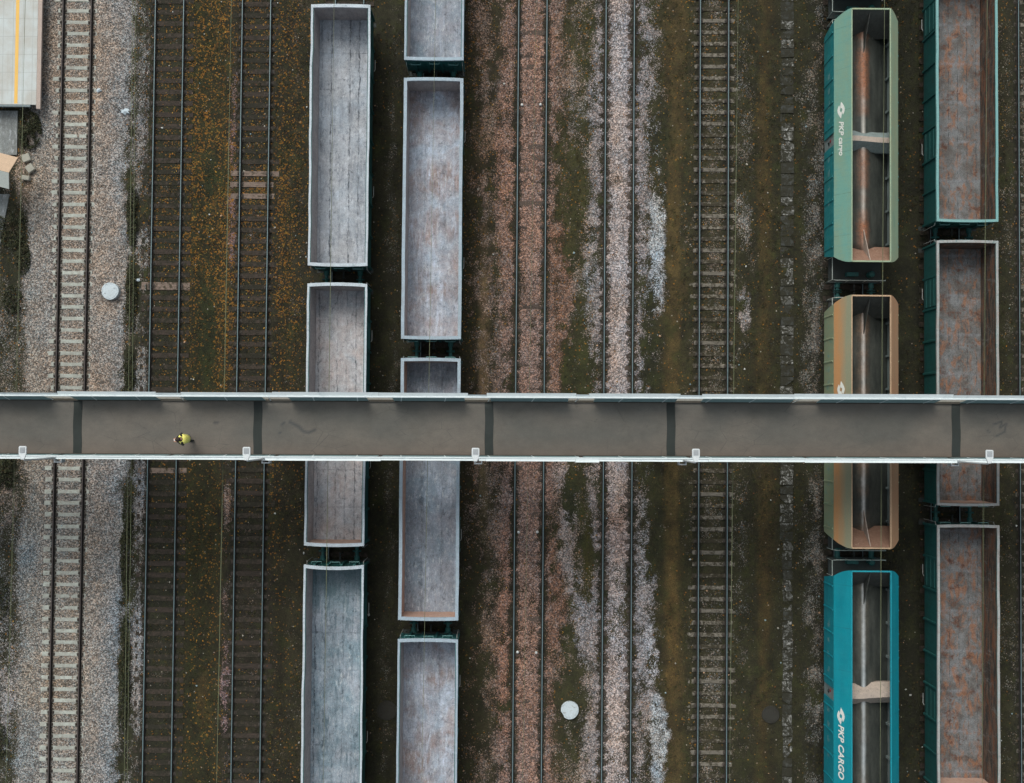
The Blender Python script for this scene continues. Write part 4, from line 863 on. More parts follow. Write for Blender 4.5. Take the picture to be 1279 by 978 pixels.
P_pale_side = grimy('pale_green_side_paint', S(146, 168, 138), S(166, 160, 128), S(120, 160, 148), rough=.6, amount=.7, scale=1.6, speck=.12)
P_rim_tan = grimy('tan_edge', S(190, 160, 130), S(160, 130, 104), rough=.7)
hopper(22.25, 34.8, P_green, P_green2, P_teal_side, P_green, M_hop_in, M_hop_end_dark, M_hop_end_pink, 'teal hopper wagon of which only the end shows at the top edge of the photo', .1, .75, seed=0)
hopper(8.37, 21.07, P_green, P_green2, P_teal_side, P_green2, ridge_mat('rusty_saddle_sheet', S(196, 190, 182), S(156, 94, 58), .9), M_hop_end_dark, M_hop_end_pink,
       'pale sea-green hopper wagon with teal side and rust along its inner ridge', .1, .72, 'PKP cargo', 15.52, .40, 16.07, seed=0)
hopper(-5.8, 6.73, P_tan, P_tan2, P_pale_side, P_rim_tan, ridge_mat('bare_saddle_sheet', S(206, 206, 204), S(176, 128, 92), .45), M_hop_end_dark, M_hop_end_pink,
       'tan-faded hopper wagon with pale green side, passing under the footbridge', .1, .3, 'PKP CARGO', 1.2, .46, 2.05, seed=2)
hopper(-19.45, -6.87, P_cyan, P_cyan, P_cyan, P_cyan, ridge_mat('clean_saddle_sheet', S(190, 196, 200), S(150, 130, 110), .25), M_hop_end_dark, M_hop_end_dark,
       'bright cyan-blue hopper wagon with white lettering, in the lower corner of the hopper row', .35, .3, 'PKP CARGO', -14.52, .47, -14.1, seed=3)

# ------------------------------------------------------------------ footbridge
def deck_mat():
    k = NT('worn_bridge_surfacing', .55); p = k.pos(shift=False); x, y, z = k.sep(p)
    col = k.mix(k.ramp(k.noise(k.pos((.35, .5, 1), False), 1.0, 4, .5), .38, .62), S(82, 79, 73), S(97, 90, 82))
    edge = k.ramp(k.math('ADD', k.math('MULTIPLY', y, -1.), k.math('MULTIPLY', k.noise(k.pos((.5, 1, 1), False), 2, 4), .6)), .7, 1.5)
    col = k.mix(k.math('MULTIPLY', edge, .35), col, S(108, 88, 76))
    st = k.math('MULTIPLY', k.ramp(k.noise(p, 3.2, 5, .75, 1.0), .64, .7), k.ramp(k.noise(p, .35, 2), .5, .62))
    col = k.mix(k.math('MULTIPLY', st, .7), col, S(44, 46, 46))
    cr = k.ramp(k.voro(k.pos((.5, 1, 1), False), 1.3, 'Distance', 'DISTANCE_TO_EDGE'), 0., .012, 1., 0.); col = k.mix(k.math('MULTIPLY', cr, k.ramp(k.noise(p, .5, 3), .5, .62, 0., .55)), col, S(52, 52, 48))
    col = k.mul(col, k.ramp(k.noise(k.pos((.8, 1.2, 1), False), 2.2, 5, .7), .3, .7, .88, 1.12))
    wet = k.attr('stain', 'Fac'); col = k.mix(k.math('MULTIPLY', wet, .75), col, S(46, 50, 52))
    col = k.mul(col, k.ramp(k.noise(p, 40, 3, .7), .25, .75, .82, 1.18))
    k.bump(k.noise(p, 60, 2), .003)
    return k.done(col, k.ramp(k.noise(p, .8, 3), .35, .65, .38, .62))
M_deck = deck_mat()
M_joint = grimy('dark_joint_strip', S(36, 42, 40), S(44, 46, 42), rough=.7, speck=.12)
M_shield = grimy('white_shield_sheet', S(216, 224, 226), S(190, 196, 200), S(160, 178, 184), rough=.5, amount=.35, streak=(.2, 2, 1), scale=2, speck=.06, bump=0)
M_infill = grimy('grey_teal_railing_paint', S(132, 160, 164), S(106, 130, 134), S(152, 170, 172), rough=.5, amount=.5)
M_kerb = grimy('dark_bridge_kerb', S(58, 56, 50), S(74, 64, 54), rough=.8)
M_girder = grimy('painted_girder_steel', S(110, 124, 124), S(86, 90, 86), rough=.6)
M_conc = grimy('weathered_concrete', S(150, 148, 142), S(118, 114, 106), rough=.9, amount=.6)
br = thing('footbridge', (0, 0, 0), 'long narrow footbridge with grey deck, dark strips and white shielded railings, crossing all the tracks', 'footbridge', rz=R(.24))
# deck as a fine sheet with the stains as an attribute
dx = np.arange(-46, 46.01, .08); dy = np.linspace(-1.30, 1.24, 33); DX, DY = np.meshgrid(dx, dy)
stain = np.zeros_like(DX)
def stroke(pts, w):
    global stain
    for (ax_, ay_), (bx_, by_) in zip(pts[:-1], pts[1:]):
        px, py = bx_ - ax_, by_ - ay_; tt = np.clip(((DX - ax_) * px + (DY - ay_) * py) / (px * px + py * py), 0, 1)
        d = np.hypot(DX - ax_ - tt * px, DY - ay_ - tt * py); stain = np.maximum(stain, np.clip(1.3 - d / w, 0, 1))
stroke([(-10.3, .2), (-9.95, .02), (-9.75, -.2), (-9.5, -.26), (-9.2, -.12)], .08); stroke([(-10.75, .12), (-10.65, .2)], .06); stroke([(-10.9, -.3), (-10.8, -.25)], .05); stroke([(-10.4, .22), (-10.35, .32)], .05)
stroke([(22.5, .25), (22.9, .4), (22.8, .1), (23.1, .3), (23.0, -.1), (22.6, -.3)], .05); stroke([(22.2, 0), (22.3, -.1)], .05); stroke([(-13.9, .2), (-13.75, .2)], .07)
zt = 7.5 + .01 * (1 - (DY / 1.3) ** 2)
n1, n2 = DX.shape; V = np.stack([DX, DY, zt], -1).reshape(-1, 3); idx = np.arange(n1 * n2).reshape(n1, n2); F = np.stack([idx[:-1, :-1], idx[:-1, 1:], idx[1:, 1:], idx[1:, :-1]], -1).reshape(-1, 4)
link('deck_surface', np_mesh('deck_surface', V, F, M_deck, dict(stain=stain.ravel())), br)
m = Mesh(); m.box(-46, 46, -1.5, 1.5, 7.2, 7.48); m.obj('deck_slab', M_conc, br)
PX = [-20.3, -11.88, -1.07, 7.43, 20.75]
for i, x in enumerate(PX):
    m = Mesh(); w = .2; m.shell(lambda u, v: (x - w + 2 * w * u + .012 * math.sin(v * 9 + i), -1.29 + 2.52 * v, 7.514 + .01 * (1 - ((-1.29 + 2.52 * v) / 1.3) ** 2)), lambda u, v: (x - w + 2 * w * u + .012 * math.sin(v * 9 + i), -1.29 + 2.52 * v, 7.49), 2, 16); m.obj('joint_strip', M_joint, br)
for s_ in (-1, 1):
    m = Mesh(); ya, yb = (1.2, 1.3) if s_ > 0 else (-1.33, -1.26); m.box(-46, 46, ya, yb, 7.49, 7.6); m.obj('kerb', M_kerb, br)
    m = Mesh(); y = s_ * .85
    m.box(-46, 46, y - .18, y + .18, 6.55, 6.58); m.box(-46, 46, y - .18, y + .18, 7.16, 7.195); m.box(-46, 46, y - .012, y + .012, 6.575, 7.165); m.obj('girder', M_girder, br)
    # railing: leaning infill, posts, handrail, outer shields
    yb, yt = (1.24, 1.37) if s_ > 0 else (-1.30, -1.335)
    bays = [-46, -26, -20.9, -15.8, -10.9, -6.1, -1.6, 3.2, 8.2, 13.6, 20.3, 26, 46]
    for a, b in zip(bays[:-1], bays[1:]):
        g_ = .6 if s_ > 0 else .1
        m = Mesh(); m.prism([(a + g_, yb, 7.62), (a + g_, yb + s_ * .015, 7.61), (a + g_, yt + s_ * .015, 8.57), (a + g_, yt, 8.58)], (0, 0, 0), (b - a - 2 * g_, 0, 0)); rl = m.obj('railing_infill', M_infill, br)
    n_post = 46; pm = Mesh(); ins = -.014 * s_
    pm.prism([(-.025, yb + ins, 7.605), (.025, yb + ins, 7.605), (.025, yb + ins * .1, 7.605), (-.025, yb + ins * .1, 7.605)], (0, 0, 0), (.10, yt - yb, .965))
    pme = pm.mesh('railing_post', M_shield)
    for i in range(n_post): link('railing_post', pme, br, (-45.8 + i * 91.4 / (n_post - 1), 0, 0))
    m = Mesh(); m.box(-46, 46, min(yt, yt + s_ * .07), max(yt, yt + s_ * .07), 8.58, 8.64); m.obj('handrail', M_shield, br, bevel=.01)
    # sloped shields over the wires
    if s_ > 0: segs = [(-46, -20.86, 1.53), (-20.86, -16.34, 1.60), (-16.34, -15.2, 1.55), (-15.2, -11.01, 1.585), (-11.01, -6.13, 1.61), (-6.13, -2.02, 1.60), (-2.02, -1.17, 1.52), (-1.17, 2.94, 1.60), (2.94, 3.53, 1.55), (3.53, 7.72, 1.60), (7.72, 8.71, 1.54), (8.71, 12.93, 1.59), (12.93, 20.24, 1.62), (20.24, 46, 1.58)]
    else: segs = [(-46, -17, 1.49), (-17, -11.4, 1.50), (-11.4, -6, 1.53), (-6, -1.2, 1.50), (-1.2, 2.9, 1.52), (2.9, 4.0, 1.56), (4.0, 9.0, 1.51), (9.0, 13.4, 1.51), (13.4, 20.4, 1.53), (20.4, 46, 1.51)]
    for a, b, yo in segs:
        m = Mesh(); dz = random.uniform(-.012, .012); yi = abs(yt) + .071
        m.prism([(a + .004, s_ * yi, 8.6 + dz), (a + .004, s_ * yo, 8.68 + dz), (a + .004, s_ * yo, 8.655 + dz), (a + .004, s_ * yi, 8.575 + dz)], (0, 0, 0), (b - a - .008, random.uniform(-.008, .008), 0)); m.obj('shield_panel', M_shield, br)
for x in PX:
    m = Mesh()
    for y in (-.85, .85): m.lathe([(.32, -.4), (.28, .3), (.28, 6.2)], (x, y, 0), n=20)
    m.box(x - .35, x + .35, -1.4, 1.4, 6.2, 6.54); m.obj('pier', M_conc, br, bevel=.03)

# lamps on the bridge
M_lamp = grimy('white_lamp_paint', S(214, 218, 220), S(186, 190, 192), rough=.45, amount=.25)
M_lens = grimy('lamp_cooling_plate', S(168, 172, 176), S(150, 152, 156), rough=.4)
LAMPS = [(-20.91, 'white bridge lamp above the platform track, leftmost on the footbridge'), (-11.34, 'white bridge lamp beside the leaf-strewn track left of the grey wagons'), (-1.55, 'white bridge lamp at the edge of the mottled wagons and reddish ballast'),
         (7.87, 'white bridge lamp over the half-buried sleepers by the brown footpath'), (20.42, 'white bridge lamp over the rusty open wagons')]
for x, lab in LAMPS:
    yb = -1.455 + .0042 * x
    t = thing('street_lamp', (x, yb, 7.45), lab, 'street lamp', 'lamps along the footbridge railing')
    m = Mesh(); m.box(-.18, -.14, -.22, .075, .35, .85); m.box(.14, .18, -.22, .075, .35, .85); m.box(-.15, .15, -.218, -.17, .352, .848); m.box(-.15, .15, -.03, .02, .55, .6); m.obj('bracket', M_lamp, t)
    m = Mesh(); m.tube([(0, 0, -.1), (0, 0, 2.5), (0, 0, 4.75), (0, .05, 4.86), (0, .12, 4.9)], [.05, .04, .035, .035, .035], 12); m.obj('pole', M_lamp, t, smooth=True)
    m = Mesh(); z0 = 4.88
    out = [(-.07, .02), (.07, .02), (.11, .12), (.165, .26), (.165, .56), (.13, .60), (-.13, .60), (-.165, .56), (-.165, .26), (-.11, .12)]
    m.prism([(a, b, z0) for a, b in out], (0, 0, 0), (0, .0, .075)); hd = m.obj('lamp_head', M_lamp, t, bevel=.012)
    m = Mesh(); m.box(-.11, .11, .31, .55, z0 + .076, z0 + .09)
    for q in range(6): m.box(-.105 + q * .039, -.09 + q * .039, .32, .54, z0 + .085, z0 + .1)
    m.obj('cooling_plate', M_lens, hd)

# ------------------------------------------------------------------ person on the bridge
M_skin = NT('skin', .5).done(S(200, 150, 128)); M_hair = grimy('dark_brown_hair', S(52, 38, 32), S(40, 30, 26), rough=.6)
M_vest = grimy('high_visibility_yellow', S(250, 240, 130), S(232, 222, 110), rough=.7, amount=.3); M_cloth = grimy('black_cloth', S(34, 36, 36), S(26, 26, 28), rough=.9); M_phone = NT('pale_phone', .3).done(S(220, 220, 220))
M_band = grimy('silver_reflective_band', S(190, 196, 194), S(168, 172, 170), rough=.35)
def skin_mesh(name, joints, edges, mats, paint, sub=2):
    """a continuous body grown round a joint skeleton"""
    names = list(joints); me = bpy.data.meshes.new(name); me.from_pydata([joints[n][0] for n in names], [(names.index(a), names.index(b)) for a, b in edges], [])
    o = bpy.data.objects.new(name, me); COL.objects.link(o)
    sm = o.modifiers.new('skin', 'SKIN'); sm.use_smooth_shade = True
    for i, n in enumerate(names):
        r = joints[n][1]; r = (r, r) if not isinstance(r, tuple) else r
        me.skin_vertices[0].data[i].radius = r; me.skin_vertices[0].data[i].use_root = (i == 0)
    sd = o.modifiers.new('sub', 'SUBSURF'); sd.levels = sd.render_levels = sub
    dg = bpy.context.evaluated_depsgraph_get(); res = bpy.data.meshes.new_from_object(o.evaluated_get(dg)); bpy.data.objects.remove(o)
    res.materials.clear()
    for q in mats: res.materials.append(q)
    for p in res.polygons: p.material_index = paint(p.center); p.use_smooth = True
    res.name = name; return res
pz = 7.51; ploc = (-14.98, -.62, pz)
per = tag(bpy.data.objects.new('person', None), 'person in yellow high-visibility vest and dark clothes walking on the footbridge', 'person'); COL.objects.link(per); per.location = ploc; per.rotation_euler = (0, 0, R(8))
J = {'pelvis': ((0, 0, .95), (.15, .12)), 'waist': ((-.02, 0, 1.1), (.15, .115)), 'chest': ((-.05, 0, 1.3), (.175, .13)), 'neck0': ((-.08, 0, 1.47), .075), 'neck': ((-.13, 0, 1.53), .058), 'head': ((-.19, 0, 1.62), (.088, .1)), 'crown': ((-.2, 0, 1.71), (.07, .08))}
E_ = [('pelvis', 'waist'), ('waist', 'chest'), ('chest', 'neck0'), ('neck0', 'neck'), ('neck', 'head'), ('head', 'crown')]
for s_, n in ((1, 'a'), (-1, 'b')):
    st = .08 * (1 if s_ > 0 else -1)
    J['hip' + n] = ((0, s_ * .1, .88), .1); J['knee' + n] = ((-.08 - st * .35, s_ * .1, .5), .066); J['ankle' + n] = ((.05 - st, s_ * .1, .1), .048); J['toe' + n] = ((-.14 - st, s_ * .11, .05), .045)
    E_ += [('pelvis', 'hip' + n), ('hip' + n, 'knee' + n), ('knee' + n, 'ankle' + n), ('ankle' + n, 'toe' + n)]
    J['sh' + n] = ((-.06, s_ * .19, 1.42), .075); J['elb' + n] = ((-.1, s_ * .27, 1.14), .05); J['wr' + n] = ((-.34, s_ * .09, 1.2), .034); J['palm' + n] = ((-.41, s_ * .055, 1.22), (.035, .02))
    E_ += [('chest', 'sh' + n), ('sh' + n, 'elb' + n), ('elb' + n, 'wr' + n), ('wr' + n, 'palm' + n)]
    for q, (dy, l1) in enumerate(((.03, .036), (.01, .042), (-.01, .04), (-.028, .03))):
        J[f'f{q}{n}'] = ((-.455, s_ * (.05 + dy * .8), 1.225), .0095); J[f'g{q}{n}'] = ((-.46 - l1 * .6, s_ * (.035 + dy * .7), 1.245), .0085); E_ += [('palm' + n, f'f{q}{n}'), (f'f{q}{n}', f'g{q}{n}')]
    J['th0' + n] = ((-.40, s_ * .02, 1.245), .011); J['th1' + n] = ((-.43, s_ * .012, 1.27), .0095); E_ += [('palm' + n, 'th0' + n), ('th0' + n, 'th1' + n)]
def body_paint(c):
    if c.z > 1.52 or (c.x < -.36 and c.z > 1.1): return 1
    return 0
link('body', skin_mesh('body', J, E_, [M_cloth, M_skin], body_paint), per)
# vest: an open tube of cloth round the torso, wider than the body
m = Mesh(); rings = [(.86, .0, .2, .19, .0), (1.0, -.01, .2, .185, 0), (1.15, -.03, .205, .18, 0), (1.3, -.05, .225, .185, 0), (1.4, -.06, .225, .17, 0), (1.47, -.075, .16, .12, 0), (1.5, -.09, .1, .095, 0)]
n = 24; vs = []; fs = []
for z, x, ry, rx, _ in rings:
    for k in range(n): a = 2 * math.pi * k / n; vs.append((x + rx * math.cos(a), ry * math.sin(a) * (1 + .02 * math.sin(5 * a)), z))
for i in range(len(rings) - 1):
    for k in range(n): fs.append((i * n + k, i * n + (k + 1) % n, (i + 1) * n + (k + 1) % n, (i + 1) * n + k))
m.add(vs, fs); vest = m.obj('vest', M_vest, per, smooth=True); sol = vest.modifiers.new('thick', 'SOLIDIFY'); sol.thickness = .012; sol.offset = 0
m = Mesh(); vs = []; fs = []
for z in (1.02, 1.07):
    for k in range(n): a = 2 * math.pi * k / n; vs.append((-.012 + .196 * math.cos(a), .214 * math.sin(a), z))
for k in range(n): fs.append((k, (k + 1) % n, n + (k + 1) % n, n + k))
m.add(vs, fs); m.obj('reflective_band', M_band, vest, smooth=True)
# hair cap and facial features
m = Mesh(); hc = Vector((-.185, 0, 1.665)); vs = []; fs = []; nr = 8
for i in range(nr + 1):
    ph = i / nr * 2.0
    for k in range(20):
        a = 2 * math.pi * k / 20; rr = .117 * math.sin(ph) * (1 + .04 * math.sin(7 * a + i)); front = max(0, -math.cos(a)); z = .128 * math.cos(ph) + front * .10 * max(0, ph - 1.0)
        vs.append(hc + Vector((rr * math.cos(a) + .012, rr * .92 * math.sin(a), z)))
for i in range(nr):
    for k in range(20): fs.append((i * 20 + k, i * 20 + (k + 1) % 20, (i + 1) * 20 + (k + 1) % 20, (i + 1) * 20 + k))
m.add(vs, fs); m.obj('hair', M_hair, per, smooth=True)
m = Mesh(); m.prism([(-.275, -.012, 1.62), (-.305, 0, 1.6), (-.275, .012, 1.62), (-.27, 0, 1.655)], (0, 0, 0), (.02, 0, 0)); m.obj('nose', M_skin, per)
for s_ in (-1, 1):
    m = Mesh(); m.lathe([(.004, -.006), (.011, 0), (.004, .006)], (-.27, s_ * .034, 1.655), 'x', 8); m.obj('eye', M_cloth, per)
    m = Mesh(); m.lathe([(.01, -.008), (.026, 0), (.012, .008)], (-.185, s_ * .1, 1.64), 'y', 10); m.obj('ear', M_skin, per)
m = Mesh(); m.tube([(-.272, -.02, 1.578), (-.28, 0, 1.576), (-.272, .02, 1.578)], .006, 6); m.obj('mouth', grimy('lips', S(150, 90, 84), S(140, 80, 76)), per)
m = Mesh(); m.box(-.47, -.39, -.035, .035, 1.247, 1.257, m=None); ph = m.obj('mobile_phone', M_phone, None, bevel=.003); ph.matrix_world = Matrix.Translation(ploc) @ Matrix.Rotation(R(8), 4, 'Z')
tag(ph, 'small pale phone held in the hands of the person on the footbridge', 'phone')

# ------------------------------------------------------------------ platform, hut, small things by the left-hand track
def slab_tiles():
    k = NT('platform_tiles', .7); p = k.pos(shift=False); x, y, z = k.sep(p)
    col = k.mix(k.ramp(k.noise(p, .9, 5, .6), .35, .65), S(196, 202, 202), S(182, 180, 174))
    g = 0
    for c, s_, o_ in ((x, .52, 0.), (y, .95, .2)):
        f = k.math('FRACT', k.math('ADD', k.math('DIVIDE', c, s_), o_)); d = k.math('MINIMUM', f, k.math('SUBTRACT', 1., f)); l = k.ramp(d, 0., .025 / s_, .45, 0.)
        g = l if isinstance(g, int) else k.math('MAXIMUM', g, l)
    col = k.mix(g, col, S(140, 140, 136)); col = k.mix(k.ramp(k.noise(k.pos((3, .2, 1), False), 2, 4), .58, .75, 0, .4), col, S(170, 156, 138))
    col = k.mul(col, k.ramp(k.noise(p, 30, 3), .3, .7, .93, 1.07)); return k.done(col)
pl = thing('station_platform', (-27.5, 16.8, 0), 'pale tiled station platform with an orange-yellow safety line and pinkish edge', 'platform')
m = Mesh(); m.box(-14, 2.32, .0, 26, .66, .77); m.obj('paving', slab_tiles(), pl)
m = Mesh(); m.box(2.322, 2.54, -.22, 26, .60, .768); m.obj('edge_strip', grimy('pinkish_edge_concrete', S(184, 166, 156), S(164, 150, 142), rough=.85, amount=.5), pl, bevel=.01)
m = Mesh(); m.box(1.16, 1.34, .05, 26, .77, .774); m.obj('safety_line', grimy('yellow_line_paint', S(236, 186, 92), S(222, 178, 104), rough=.6, amount=.4, speck=.1), pl)
m = Mesh(); m.box(-14, 2.1, .12, 25.8, -.3, .658); m.obj('support_wall', M_conc, pl)
m = Mesh(); m.box(-14, 2.0, -.10, -.002, .56, .745); m.obj('end_coping', grimy('grey_blue_coping', S(130, 142, 146), S(112, 120, 122), rough=.7), pl)
pm = floor_mat('grey_paving_tiles', S(138, 142, 142), S(126, 128, 126), S(148, 150, 148), S(84, 86, 84), lines=6, seam=.5, spots=.3, warp=.004)
m = Mesh(); m.box(-32, -26.45, 14.3, 16.66, -.1, .02); structure(m.obj('path', pm))
m = Mesh(); m.prism([(-32, 12.2, -.1), (-26.8, 12.2, -.1), (-27.25, 9.5, -.1), (-32, 9.3, -.1)], (0, 0, 0), (0, 0, .12)); structure(m.obj('path', pm))
hut = thing('hut', (-27.0, 13.1, 0), 'small hut with one peach and one white roof slope, just below the platform end', 'hut', rz=R(-14))
m = Mesh(); m.box(-2.4, -.45, -.45, .75, -.1, 2.1); m.obj('wall', M_conc, hut)
m = Mesh(); m.prism([(-2.6, .02, 2.62), (-2.6, .95, 2.05), (-2.6, .95, 2.0), (-2.6, .02, 2.57)], (0, 0, 0), (3.85, 0, 0)); m.obj('roof_slope', grimy('peach_roof', S(200, 172, 146), S(180, 156, 134), rough=.8), hut)
m = Mesh(); m.prism([(-2.6, .01, 2.623), (-2.6, -.75, 2.1), (-2.6, -.75, 2.05), (-2.6, .01, 2.573)], (0, 0, 0), (3.85, 0, 0)); m.obj('roof_slope', grimy('white_roof', S(208, 212, 206), S(190, 194, 188), rough=.8), hut)
M_block = grimy('pale_concrete_block', S(176, 172, 160), S(148, 144, 132), rough=.9, amount=.5)
for i, (x, y, a, lab) in enumerate([(-25.9, 14.13, 20, 'square concrete block below the platform end, topmost of three'), (-25.68, 13.58, 35, 'tilted yellowish concrete block in the middle of the three beside the ballast'), (-25.9, 13.06, -8, 'flat narrow concrete block, lowest of the three beside the hut')]):
    m = Mesh(); w, d = ((.22, .2), (.2, .2), (.22, .12))[i]; m.box(-w, w, -d, d, -.06, .2)
    o = m.obj('concrete_block', M_block, None, (x, y, 0), bevel=.025); o.rotation_euler = (R(3), R(-4), R(a)); tag(o, lab, 'concrete block', 'concrete blocks below the platform')
# low shrubs
M_leaf = NT('shrub_leaves', .8); M_leaf = M_leaf.done(M_leaf.attr('tint'))
M_stem = grimy('brown_stems', S(70, 58, 44), S(52, 44, 36))
def shrub(x, y, rx, ry, h, n, lab, seed):
    r_ = np.random.default_rng(seed); t = thing('shrub', (x, y, 0), lab, 'shrub', 'low shrubs by the platform track')
    a = r_.uniform(0, 2 * np.pi, n); q = np.sqrt(r_.random(n)); cz = r_.random(n) * h * (1 - q * .7); cl = (VN(seed)(np.cos(a) * q * 3 + 9, np.sin(a) * q * 3 + 9) > .36)
    a, q, cz = a[cl], q[cl], cz[cl]; m_ = len(a); C = np.stack([q * np.cos(a) * rx, q * np.sin(a) * ry, cz], -1)
    d = r_.normal(size=(m_, 3)); d[:, 2] *= .4; d /= np.linalg.norm(d, axis=1)[:, None]; e = np.cross(d, r_.normal(size=(m_, 3))); e /= np.linalg.norm(e, axis=1)[:, None]; l = r_.uniform(.03, .08, (m_, 1))
    V = np.stack([C - d * l, C + e * l * .5, C + d * l, C - e * l * .5], 1).reshape(-1, 3); F = np.arange(m_ * 4).reshape(-1, 4)
    pal = np.array([S(48, 54, 30), S(38, 44, 26), S(62, 66, 38), S(70, 66, 40)]); c = np.repeat(pal[r_.integers(0, 4, m_)] * r_.uniform(.6, 1.2, (m_, 1)), 4, 0)
    link('foliage', np_mesh('foliage', V, F, M_leaf, dict(tint=c)), t)
    m = Mesh()
    for k in range(7): aa = k * .9; m.tube([(0, 0, -.1), (math.cos(aa) * rx * .3, math.sin(aa) * ry * .3, h * .4), (math.cos(aa) * rx * .7, math.sin(aa) * ry * .7, h * .6)], [.02, .014, .006], 5)
    m.obj('stem', M_stem, t)
shrub(-25.75, 15.6, .62, 1.0, .7, 2600, 'dark leaf clump standing in for shadow and moss under the platform end', 61)  # leaf clump added in place of shadow and dark moss
shrub(-26.6, 10.4, .75, 1.1, .6, 1500, 'dark scrubby shrub below the hut beside the ballast', 62)
shrub(-26.0, 8.8, .4, .9, .4, 800, 'narrow low shrub along the ballast edge, between the two larger ones', 63)
shrub(-26.5, 6.6, .5, .8, .4, 700, 'thin shrub growing among pinkish stones left of the round white cover', 64)
shrub(-26.6, -2.6, .6, .9, .45, 1000, 'dark shrub just below the footbridge at the edge of the pale ballast', 65)
shrub(-26.9, -9.2, .5, 1.2, .4, 800, 'straggling shrub by the ballast halfway down from the footbridge', 66)
shrub(-26.7, -16.6, .5, .9, .4, 800, 'small shrub in the bottom corner beside the pale ballast', 67)
for i, (y0, y1) in enumerate([(9.5, 13), (5, 8.5), (0.5, 4), (-9, -3.5), (-17.5, -10)]):
    shrub(-20.25, (y0 + y1) / 2, .28, (y1 - y0) / 2, .3, int(420 * (y1 - y0)), ['strip of dark weeds between the platform track and its neighbour, topmost of the strips', 'strip of weeds beside the round white cover', 'strip of weeds just above the footbridge by the mossy track', 'strip of weeds just below the footbridge by the pale ballast', 'long strip of weeds at the bottom edge of the pale ballast'][i], 70 + i)
# round covers
M_cover = grimy('white_round_cover', S(202, 212, 218), S(166, 174, 176), S(150, 150, 144), rough=.7, amount=.55, speck=.12, scale=5)
M_cover_dark = grimy('dark_round_cover', S(50, 48, 43), S(44, 41, 34), rough=.85)
def cover_(x, y, r, mat, lab, top=.16, chip=True):
    t = thing('manhole_cover', (x, y, 0), lab, 'manhole cover', 'round manhole covers between the tracks')
    m = Mesh(); n = 36; vs = []; pr = [(1, -.2), (1, top - .02), (.97, top), (.86, top + .002), (.85, top - .012), (.82, top - .012), (.81, top + .003), (.2, top + .012)]
    for f, z in pr:
        for k in range(n):
            a = 2 * math.pi * k / n; rr = r * f * (1 - (.09 if chip and 20 <= k <= 22 else 0) - .015 * math.sin(3 * a + x)); vs.append((rr * math.cos(a), rr * math.sin(a), z))
    fs = [tuple(range(n))[::-1], tuple(range(7 * n, 8 * n))]
    for i in range(7):
        for k in range(n): fs.append((i * n + k, i * n + (k + 1) % n, (i + 1) * n + (k + 1) % n, (i + 1) * n + k))
    m.add(vs, fs); m.obj('lid', mat, t)
    m = Mesh()
    for a in (.6, 3.6): m.tube([(r * .6 * math.cos(a) - .05, r * .6 * math.sin(a), top), (r * .6 * math.cos(a) - .03, r * .6 * math.sin(a), top + .03), (r * .6 * math.cos(a) + .03, r * .6 * math.sin(a), top + .03), (r * .6 * math.cos(a) + .05, r * .6 * math.sin(a), top)], .008, 5)
    m.obj('lifting_eye', M_plate if mat is M_cover_dark else M_conc, t)
cover_(-21.3, 7.06, .46, M_cover, 'round white cover on the pale ballast beside the concrete-sleeper track', .22, False)
cover_(3.15, -14.76, .47, M_cover, 'round white chipped cover on dark soil right of the reddish ballast track', .12)
cover_(-6.45, -14.88, .52, M_cover_dark, 'dark round cover in the shadow between the two rows of grey wagons', .0, False)
cover_(-12.65, -15.93, .42, M_cover_dark, 'dark round cover beside the leaf-strewn track at the bottom of the photo', .0, False)
cover_(13.7, -14.93, .46, M_cover_dark, 'dark round cover left of the cable trough near the cyan hopper', .0, False)
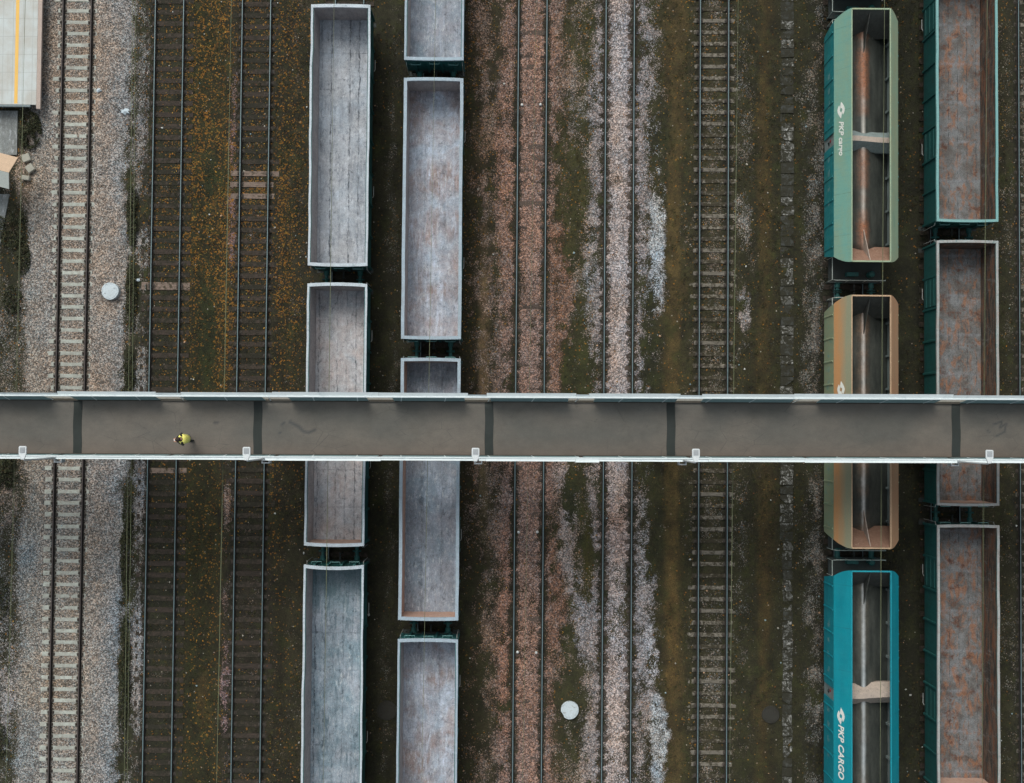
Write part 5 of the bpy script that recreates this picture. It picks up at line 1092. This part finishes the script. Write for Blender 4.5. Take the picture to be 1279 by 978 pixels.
# cable trough
def slab_mat():
    k = NT('cable_trough_slab', .9); p = k.pos()
    col = k.mix(k.ramp(k.oi.outputs['Random'], .15, .85), S(62, 63, 60), S(98, 97, 93)); col = k.mix(k.math('MULTIPLY', k.ramp(k.noise(p, 2.6, 5, .8), .46, .54), k.math('GREATER_THAN', k.oi.outputs['Random'], .35)), col, S(168, 166, 162))
    col = k.mix(k.ramp(k.noise(p, 2.6, 6, .85, .6), .43, .5), col, k.mul(S(44, 42, 31), k.ramp(k.noise(p, 40, 2), .3, .7, .5, 1.5))); k.bump(k.noise(p, 22, 3), .01); return k.done(col)
M_slab = slab_mat()
ct = thing('cable_trough', (14.52, 0, 0), 'line of broken, mossy concrete cable trough covers beside the hopper wagons', 'cable trough')
y = -21.5; i = 0
while y < 24.5:
    ln = random.choice((.5, .52, .48, .62)); y += ln
    m = Mesh(); w = .34 if y > -5.5 else .25; x0 = random.uniform(-.03, .03) - (.0 if y > -5.5 else -.06)
    pts = [(x0 - w, -ln / 2 + .02), (x0 + w, -ln / 2 + .02), (x0 + w, ln / 2 - .02), (x0 - w, ln / 2 - .02)]
    if random.random() < .35: j = random.randrange(4); c = pts[j]; nx, pv = pts[(j + 1) % 4], pts[j - 1]; pts[j:j + 1] = [tuple(c[q] + (pv[q] - c[q]) * random.uniform(.2, .6) for q in (0, 1)), tuple(c[q] + (nx[q] - c[q]) * random.uniform(.2, .7) for q in (0, 1))]
    m.prism([(a, b, -.05) for a, b in pts], (0, 0, 0), (0, 0, .07)); o = m.obj('cover_slab', M_slab, ct, (0, y - ln / 2, random.uniform(-.075, .0)))
    o.rotation_euler = (random.uniform(-.05, .05), random.uniform(-.05, .05), random.uniform(-.05, .05)); i += 1
for x in (-.3, .3): m = Mesh(); m.box(x - .045, x + .045, -21.5, 24.5, -.4, -.13); m.obj('trough_wall', M_conc, ct)
# scraps
M_bag = grimy('pale_blue_plastic', S(196, 208, 216), S(170, 182, 190), rough=.5)
def crumple(x, y, r, lab, seed):
    m = Mesh(); r_ = random.Random(seed); n = 12; vs = [(0, 0, r * .5)]
    for k in range(n): a = 2 * math.pi * k / n; q = r * r_.uniform(.6, 1.2); vs.append((q * math.cos(a), q * .75 * math.sin(a), r_.uniform(0, r * .3)))
    for k in range(n): a = 2 * math.pi * k / n; vs.append((r * .3 * math.cos(a), r * .3 * math.sin(a), -.05))
    fs = [(0, 1 + k, 1 + (k + 1) % n) for k in range(n)] + [(1 + k, n + 1 + k, n + 1 + (k + 1) % n, 1 + (k + 1) % n) for k in range(n)] + [tuple(n + 1 + k for k in range(n))[::-1]]
    m.add(vs, fs); o = m.obj('plastic_bag', M_bag, None, (x, y, float(ground_at(np.array([x]), np.array([y]), hz)[0]) + .04)); tag(o, lab, 'plastic bag', 'pale bags dropped on the ballast')
crumple(-20.76, 16.7, .24, 'larger crumpled pale bag at the edge of the ballast across from the platform end', 1)
crumple(-22.1, 17.75, .15, 'smaller crumpled pale bag beside the sleepers of the platform track', 2)
crumple(-19.9, 7.7, .12, 'tiny crumpled scrap of pale bag beside the round white cover and the weeds', 3)
m = Mesh(); m.tube([(-22.0, 17.6, .06), (-21.5, 17.1, .08), (-21.0, 16.75, .03)], [.008, .014, .02], 6); tag(m.obj('branch', M_stem), 'thin bare branch lying on the ballast between the two pale bags', 'branch')
def litcolour(x, y, m): pal = np.array([S(200, 200, 196), S(176, 168, 156), S(186, 150, 120), S(150, 170, 176)]); return pal[rng.integers(0, 4, m)]
scatter('pale_debris', 420, lambda x, y: np.clip(1 - ground_at(x, y, cover), 0, 1) * offrail(x, y) * .8, OCT, OF, (.03, .075), litcolour, .3, .3, 'pale stones and scraps scattered over the dark soil', 'debris')
